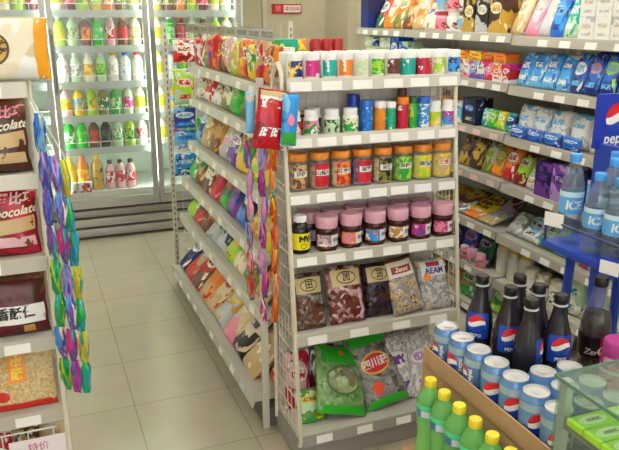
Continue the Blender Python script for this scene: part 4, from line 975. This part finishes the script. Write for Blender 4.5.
def cola_can(x, y, rz, label):
    t = thing('cola_can', label, 'can', (x, y, ZT + .0035), (0, 0, rz), group='blue cola cans in the cardboard tray')
    part('can_body', shared('can', can_body), CANBLUE, t)
    part('silver_band', shared('canb', lambda: cyl_patch(.0333, .014, .034, -PI, PI, 28)), mat(rgb(30, 70, 165), .25, .4), t)
    part('pale_band', shared('canc', lambda: cyl_patch(.0333, .082, .1, -PI, PI, 28)), CANSIDE, t)
    part('can_top', shared('cant', can_top), SILT, t)
    part('pull_tab', shared('cantab', tab), SILT, t)
    part('globe_emblem', shared('cang', lambda: globe_mesh(on_cyl(.0337, .057), .024, 0)), GLOBE, t)
    part('lettering', shared('canl', lambda: text_mesh('pepsi', .017, lambda x, y: on_cyl(.0337, .058, .93)(-y, x), 0, .0004)), WHITE, t)
cans = [(.930, 1.393 - i * .0695) for i in range(7)]
rot = [-1.9, -1.6, -2.1, -.75, -.6, -.35, -.5]
for i, (x, y) in enumerate(cans): cola_can(x, y, rot[i], f'blue cola can in tray outer row, {ORD[i]} from far end')
cans2 = [(1.0, 1.11), (1.0, 1.04), (1.0, .97), (1.07, 1.105), (1.07, 1.035), (1.07, .965)]
for i, (x, y) in enumerate(cans2): cola_can(x, y, .6 + .4 * i, f'blue cola can in tray {"second" if i < 3 else "third"} row, {ORD[i % 3]} from the black bottles')

# tall dark cola bottles
CBP = [(0, 0), (.024, .001), (.030, .004), (.0325, .015), (.033, .04), (.0312, .065), (.0318, .085), (.0335, .11), (.0335, .135), (.031, .157), (.026, .176), (.0205, .195), (.0172, .213), (.0155, .228), (.0148, .234)]
def prof_r(prof, z):
    for (r0, z0), (r1, z1) in zip(prof, prof[1:]):
        if z0 <= z <= z1: return r0 + (r1 - r0) * (z - z0) / max(1e-6, z1 - z0)
    return prof[-1][0]
def on_prof(prof, z, off, a0=0):
    def pl(x, y):
        r = prof_r(prof, z + y) + off; a = x / prof_r(prof, z) + a0
        return Vector((r * math.sin(a), -r * math.cos(a), z + y))
    return pl
def prof_patch(prof, z0, z1, w0, w1, off, nx=14, nz=8):
    b = B(); pl = on_prof(prof, (z0 + z1) / 2, off); G = [[b.bm.verts.new(pl(w0 + (w1 - w0) * i / nx, (z1 - z0) * (j / nz - .5))) for j in range(nz + 1)] for i in range(nx + 1)]
    for i in range(nx):
        for j in range(nz): b.bm.faces.new((G[i][j], G[i + 1][j], G[i + 1][j + 1], G[i][j + 1]))
    return b.mesh()
def cb_body(): return B().lathe(CBP, 28).mesh()
def cola_bottle(x, y, rz, label):
    t = thing('cola_bottle', label, 'bottle', (x, y, ZT + .0035), (0, 0, rz), group='dark cola bottles behind the cans')
    part('bottle_body', shared('cbb', cb_body), mat(rgb(40, 36, 46), .16), t)
    part('neck_ring', shared('cbr', lambda: B().lathe([(.0137, .230), (.0165, .231), (.0165, .235), (.0137, .236)], 24).mesh()), mat(rgb(200, 200, 205), .3), t)
    part('cap', shared('cbc', lambda: B().lathe([(.0155, .236), (.0162, .238), (.0162, .255), (.0148, .2575), (0, .2575)], 24).mesh()), mat(rgb(20, 19, 22), .35), t)
    part('label', shared('cbl', lambda: prof_patch(CBP, .098, .165, -.032, .032, .0007)), mat(rgb(30, 72, 175), .25), t)
    part('blue_foot', shared('cbf', lambda: cyl_patch(.0336, .05, .075, 1.0, 2.4, 10)), mat('sky blue', .25), t)
    part('globe_emblem', shared('cbg', lambda: globe_mesh(on_prof(CBP, .138, .0016), .0225, 0)), GLOBE, t)
    part('lettering', shared('cbt', lambda: text_mesh('PEPSI', .012, on_prof(CBP, .107, .0016), 0, .0004)), WHITE, t)
CBs = [(1.003, 1.36, -.85, 'farthest and leftmost dark cola bottle behind the cans'), (1.022, 1.272, -.35, 'dark cola bottle with visible round emblem, second from far end'), (1.02, 1.192, .9, 'dark cola bottle nearest the cans with no emblem showing'),
       (1.091, 1.327, .7, 'dark cola bottle in the back row, farthest one'), (1.094, 1.257, 1.0, 'dark cola bottle in the back row, middle one'), (1.10, 1.187, -.38, 'rightmost dark cola bottle showing its round emblem')]
for x, y, rz, l in CBs: cola_bottle(x, y, rz, l)

# cola bottle with red label under the water stand
t = thing('cola_bottle', 'clear-necked dark soda bottle with red label below the blue stand', 'bottle', (1.243, 1.215, .6155), scale=(1.08, 1.08, 1.05))
sv = [(0, 0), (.026, .001), (.032, .006), (.0335, .02), (.0315, .06), (.033, .09), (.0345, .125), (.0335, .15), (.027, .18), (.0195, .205), (.0145, .225), (.0135, .24)]
part('bottle_body', B().lathe(sv, 28).mesh(), clear('white', .06), t)
part('soda', B().lathe([(0, .003), (.025, .004), (.031, .008), (.0325, .02), (.0305, .06), (.032, .09), (.0335, .125), (.0325, .15), (.027, .174), (0, .174)], 28).mesh(), mat(rgb(34, 14, 14), .1), t)
part('cap', B().lathe([(.0155, .24), (.0162, .242), (.0162, .259), (.0148, .262), (0, .262)], 24).mesh(), mat(rgb(24, 22, 24), .35), t)
part('label', cyl_patch(.0352, .07, .122, -PI, PI, 30), mat(rgb(22, 18, 20), .3), t)
part('red_panel', cyl_patch(.0356, .070, .122, -.35, .75, 12), mat(rgb(196, 40, 60), .3), t)
part('lettering', text_mesh('Cola', .03, on_cyl(.036, .09, .2), .3, .0005), mat('white', .3), t)
part('lettering', text_mesh('Zero', .02, on_cyl(.0357, .085, -.75), .2, .0003), mat('silver', .3), t)
t = thing('sweet_jar', 'pink and magenta wrapped jar right of the red-labelled soda bottle', 'jar', (1.222, 1.115, .6155))
part('jar_body', B().lathe([(0, 0), (.034, 0), (.038, .006), (.038, .11), (.035, .118)], 28).mesh(), pack('pink', 'magenta', 'pale pink', 'maroon', 2, scale=22), t)
part('lid', B().lathe([(.034, .118), (.036, .12), (.036, .15), (.033, .155), (0, .155)], 28).mesh(), mat(rgb(190, 70, 150), .35), t)
part('band', cyl_patch(.0385, .03, .042, -PI, PI, 28), mat('magenta', .3), t)
part('band', cyl_patch(.0385, .08, .088, -PI, PI, 28), mat('white', .3), t)

# green soda bottles in front
def gb_body():
    return B().lathe([(0, .004), (.018, 0), (.026, .003), (.030, .014), (.031, .035), (.030, .05), (.0275, .066), (.0268, .075), (.0275, .09), (.0305, .115), (.0314, .135), (.0314, .165), (.029, .178), (.0225, .192), (.0155, .204), (.0135, .21)], 26).mesh()
def green_glass():
    m, nt, p = new_mat('green_plastic')
    p.inputs['Base Color'].default_value = rgb(165, 245, 150); p.inputs['Roughness'].default_value = .05
    p.inputs['Transmission Weight'].default_value = .6; p.inputs['IOR'].default_value = 1.15
    return m
GG = green_glass()
for i in range(7):
    y = 1.318 - i * .0632
    t = thing('soda_bottle', f'green soda bottle with yellow cap in front of cans, {ORD[i]} from far end', 'bottle', (.842, y, .4155 - .0), (0, 0, -.6 + .1 * (i % 3)), group='green soda bottles with yellow caps')
    part('bottle_body', shared('gbb', gb_body), GG, t)
    part('cap', shared('gbc', lambda: B().lathe([(.0145, .208), (.0152, .210), (.0152, .224), (.0138, .227), (0, .227)], 22).mesh()), mat(rgb(232, 214, 50), .4), t)
    part('label', shared('gbl', lambda: cyl_patch(.0318, .132, .155, -PI, PI, 26)), mat(rgb(60, 118, 150), .3), t)
    part('label_band', shared('gbt', lambda: cyl_patch(.0320, .153, .166, -PI, PI, 26)), mat(rgb(80, 215, 150), .3), t)
    part('white_patch', shared('gbw', lambda: cyl_patch(.0322, .134, .152, -.6, .5, 8)), mat(rgb(200, 214, 220), .3), t)

# ------------------------------------------------------------------ glass counter
gx0, gx1, gy0, gy1, gz = .827, 1.27, .05, .885, .88
gc = thing('glass_counter', 'glass-topped display counter in the lower right corner', 'counter', (0, 0, 0))
GLASS = clear(rgb(205, 225, 212), .07)
EDGE = mat(rgb(95, 130, 112), .2)
part('glass_top', B().box(gx0, gx1, gy0, gy1, gz - .006, gz - .0005).mesh(smooth=0), GLASS, gc)
part('glass_edge', B().box(gx0 - .002, gx0, gy0, gy1, gz - .007, gz).box(gx0 - .002, gx1, gy1, gy1 + .002, gz - .007, gz).mesh(smooth=0), EDGE, gc)
part('side_glass', B().box(gx0 + .002, gx0 + .006, gy0, gy1 - .004, .40, gz - .0065).mesh(smooth=0), GLASS, gc)
part('end_glass', B().box(gx0 + .006, gx1, gy1 - .006, gy1 - .002, .40, gz - .0065).mesh(smooth=0), GLASS, gc)
part('corner_post', B().box(gx0 + .007, gx0 + .022, gy1 - .024, gy1 - .007, .40, gz - .0065).mesh(smooth=0), mat(rgb(206, 206, 200), .35), gc)
part('base_cabinet', B().box(gx0, gx1, gy0, gy1, 0, .40).mesh(smooth=0), mat(rgb(170, 166, 158), .45), gc)
part('glass_shelf', B().box(gx0 + .008, gx1, gy0, gy1 - .026, .795, .80).mesh(smooth=0), clear(rgb(205, 225, 212), .12), gc)
part('shelf_rail', B().box(gx0 + .007, gx0 + .014, gy0, gy1 - .026, .782, .806).mesh(smooth=0), mat(rgb(140, 130, 122), .4), gc)
for i in range(8):
    x = .865 + (i // 4) * .084; y = .825 - (i % 4) * .041
    t = thing('gum_pack', f'lime green gum pack lying in glass counter, {ORD[i % 4]} from back, {"left" if i < 4 else "right"} column', 'gum pack', (x, y, .8005), (0, 0, 0), group='lime green gum packs in the glass counter')
    part('pack_body', boxmesh(.08, .038, .013, .001), mat(rgb(160, 216, 44), .35), t)
    b = B(); b.lathe([(.9, 0), (1, .0), (1, .01), (.9, .01)], 24)
    me = shared('gumo', lambda: b.mesh())
    part('oval_logo', shared('gumd', lambda: B().lathe([(0, 0), (1, 0), (1, .02), (0, .02)], 24).mesh()), mat(rgb(225, 240, 190), .4), t, (0, 0, .0131), (0, 0, 0), (.03, .0125, .02))
    part('lettering', shared('gumt', lambda: text_mesh('mint', .016, on_top(0, 0, .0142), .2, .0005)), mat('dark green', .4), t)
for i in range(3):
    t = thing('gum_pack', f'red gum pack in the glass counter, {ORD[i]} from back, behind lime ones', 'gum pack', (1.06, .79 - i * .05, .8005), group='red gum packs in the glass counter')
    part('pack_body', boxmesh(.085, .042, .013, .001), mat(rgb(205, 60, 70), .35), t)
    part('oval_logo', MESH['gumd'], mat('pale pink', .4), t, (0, 0, .0131), (0, 0, 0), (.03, .012, .02))

# ------------------------------------------------------------------ blue water stand
bx0, bx1, by0, by1, bz = 1.302, 1.60, .92, 1.51, .892
BLUE = mat(rgb(32, 66, 172), .35)
ws = thing('water_stand', 'blue metal drinks stand holding bottled water at right', 'stand', (0, 0, 0))
part('deck', B().box(bx0, bx1, by0, by1, bz - .022, bz).mesh(bevel=.004), BLUE, ws)
for (x, y, sx, sy) in ((bx0 + .07, by1 - .05, -.03, .0), (bx1 - .05, by1 - .05, .03, .0), (bx0 + .07, by0 + .05, -.03, 0), (bx1 - .05, by0 + .05, .03, 0)):
    part('leg', B().tube([(x, y, bz - .022), (x + sx, y + sy, .0)], .013, 10).mesh(), BLUE, ws)
part('leg', B().box(bx0 + .015, bx0 + .05, 1.30, 1.33, 0, bz - .022).mesh(smooth=0), BLUE, ws)
part('back_panel', B().box(bx1 + .0, bx1 + .015, by0, 1.665, 1.115, 1.27).mesh(smooth=0), BLUE, ws) if False else None
bpn = part('sign_panel', B().box(1.43, 1.96, 1.60, 1.615, 1.115, 1.275).mesh(smooth=0), mat(rgb(26, 54, 170), .3), ws, (.115, .0, .0))
part('globe_emblem', globe_mesh(on_flat(1.503, 1.5985, 1.205), .045, 0), GLOBE, bpn)
part('lettering', text_mesh('pepsi', .045, on_flat(1.505, 1.5985, 1.142), .1, .001), WHITE, bpn)
part('sign_post', B().box(1.56, 1.585, 1.50, 1.615, bz, 1.13).mesh(smooth=0), BLUE, ws)
part('guard_rail', B().tube([(bx0 + .004, by1 - .01, bz), (bx0 + .004, by1 - .01, bz + .06), (bx0 + .004, by0 + .02, bz + .06), (bx0 + .004, by0 + .02, bz)], .004, 8).mesh(), mat(rgb(70, 80, 120), .35, .3), ws)
tg = part('price_tag', boxmesh(.055, .003, .038), TAGW, ws, (bx0 - .006, 1.46, bz + .05), (0, 0, -HP + .35))
fr = part('tag_holder', boxmesh(.062, .004, .05), BLUE, ws, (bx0 - .006, 1.245, bz - .022), (0, 0, -HP + .3))
part('price_tag', boxmesh(.05, .002, .034), TAGW, fr, (0, -.0032, .008))
# water bottles
def wb_body():
    return B().lathe([(0, .004), (.02, 0), (.029, .003), (.0315, .012), (.0315, .022), (.0302, .026), (.0315, .03), (.0315, .042), (.0302, .046), (.0315, .05), (.0315, .068), (.0305, .072), (.0305, .125), (.0318, .13), (.030, .15), (.023, .172), (.0155, .188), (.0135, .195), (.0135, .199)], 26).mesh()
WBM = clear(rgb(225, 236, 242), .10)
def water(x, y, h, desc, rz):
    t = thing('water_bottle', desc, 'bottle', (x, y, bz + .0006), (0, 0, rz), group='water bottles on the blue stand', scale=(1, 1, h / .216))
    part('bottle_body', shared('wbb', wb_body), WBM, t)
    part('water', shared('wbw', lambda: B().lathe([(0, .006), (.028, .006), (.0298, .013), (.0298, .125), (.0288, .148), (.022, .17), (0, .17)], 20).mesh()), clear(rgb(205, 225, 240), .05), t)
    part('cap', shared('wbc', lambda: B().lathe([(.0152, .197), (.0158, .199), (.0158, .2135), (.0145, .216), (0, .216)], 22).mesh()), mat(rgb(70, 155, 235), .4), t)
    part('label', shared('wbl', lambda: cyl_patch(.0321, .073, .116, -PI, PI, 26)), mat(rgb(92, 172, 232), .3), t)
    part('label_band', shared('wbt', lambda: cyl_patch(.0323, .114, .127, -PI, PI, 26)), mat(rgb(205, 232, 246), .3), t)
    part('white_print', shared('wbp', lambda: text_mesh('ICE', .03, on_cyl(.0325, .094), .1, .0012)), WHITE, t)
for i in range(5): water(1.345, 1.36 - i * .0705, .216, f'water bottle in front row of blue stand, {ORD[i]} from far end', -.7 + .2 * i)
for i in range(6): water(1.412 - .052 * (i == 0), 1.452 - i * .0705 + .02 * (i == 0), .245, f'taller water bottle in second row of blue stand, {ORD[i]} from far end', -.5 - .15 * i)
for i in range(6): water(1.482, 1.45 - i * .0705, .245, f'taller water bottle in third row of blue stand, {ORD[i]} from far end', -.4)

# rest every leaning bag that was built from parts on its own shelf
for o in list(COL.objects):
    if o.parent is None and o.name.split('.')[0] in ('dried_food_bag', 'dried_mushroom_bag'): settle(o, EZ[0] if o.name.startswith('dried_food') else .109)
    if o.parent is None and o.type == 'EMPTY' and o.name.startswith('snack_bag') and o.location.x < .12: settle(o, max(z for z in LZ if z < o.location.z + .02))
for o in list(COL.objects):
    if o.parent is None and o.type == 'MESH' and o.name.startswith('snack_bag') and o.location.z < .14 and o.location.y < 2.2: settle(o, .109)
    if o.parent is None and o.type == 'MESH' and o.name.startswith('snack_bag') and .3 < o.location.z < .4 and o.location.x < 0: settle(o, LZ[0])

# ------------------------------------------------------------------ light, camera
w = bpy.data.worlds.new('daylight'); S.world = w; w.use_nodes = True
w.node_tree.nodes['Background'].inputs['Color'].default_value = (1, .985, .96, 1)
w.node_tree.nodes['Background'].inputs['Strength'].default_value = 3.0
cd = bpy.data.cameras.new('camera'); cam = bpy.data.objects.new('camera', cd); COL.objects.link(cam)
cd.sensor_fit = 'HORIZONTAL'; cd.sensor_width = 36; cd.lens = 700 / 619 * 36; cd.clip_start = .02
cam.location = (0, 0, 1.5)
yaw, pit = math.radians(21.6), math.radians(16.8)
cam.rotation_euler = (HP - pit, 0, -yaw)
S.camera = cam
S.view_settings.view_transform = 'Standard'; S.view_settings.look = 'None'; S.view_settings.gamma = 1; S.view_settings.use_curve_mapping = False
S.view_settings.exposure = .1
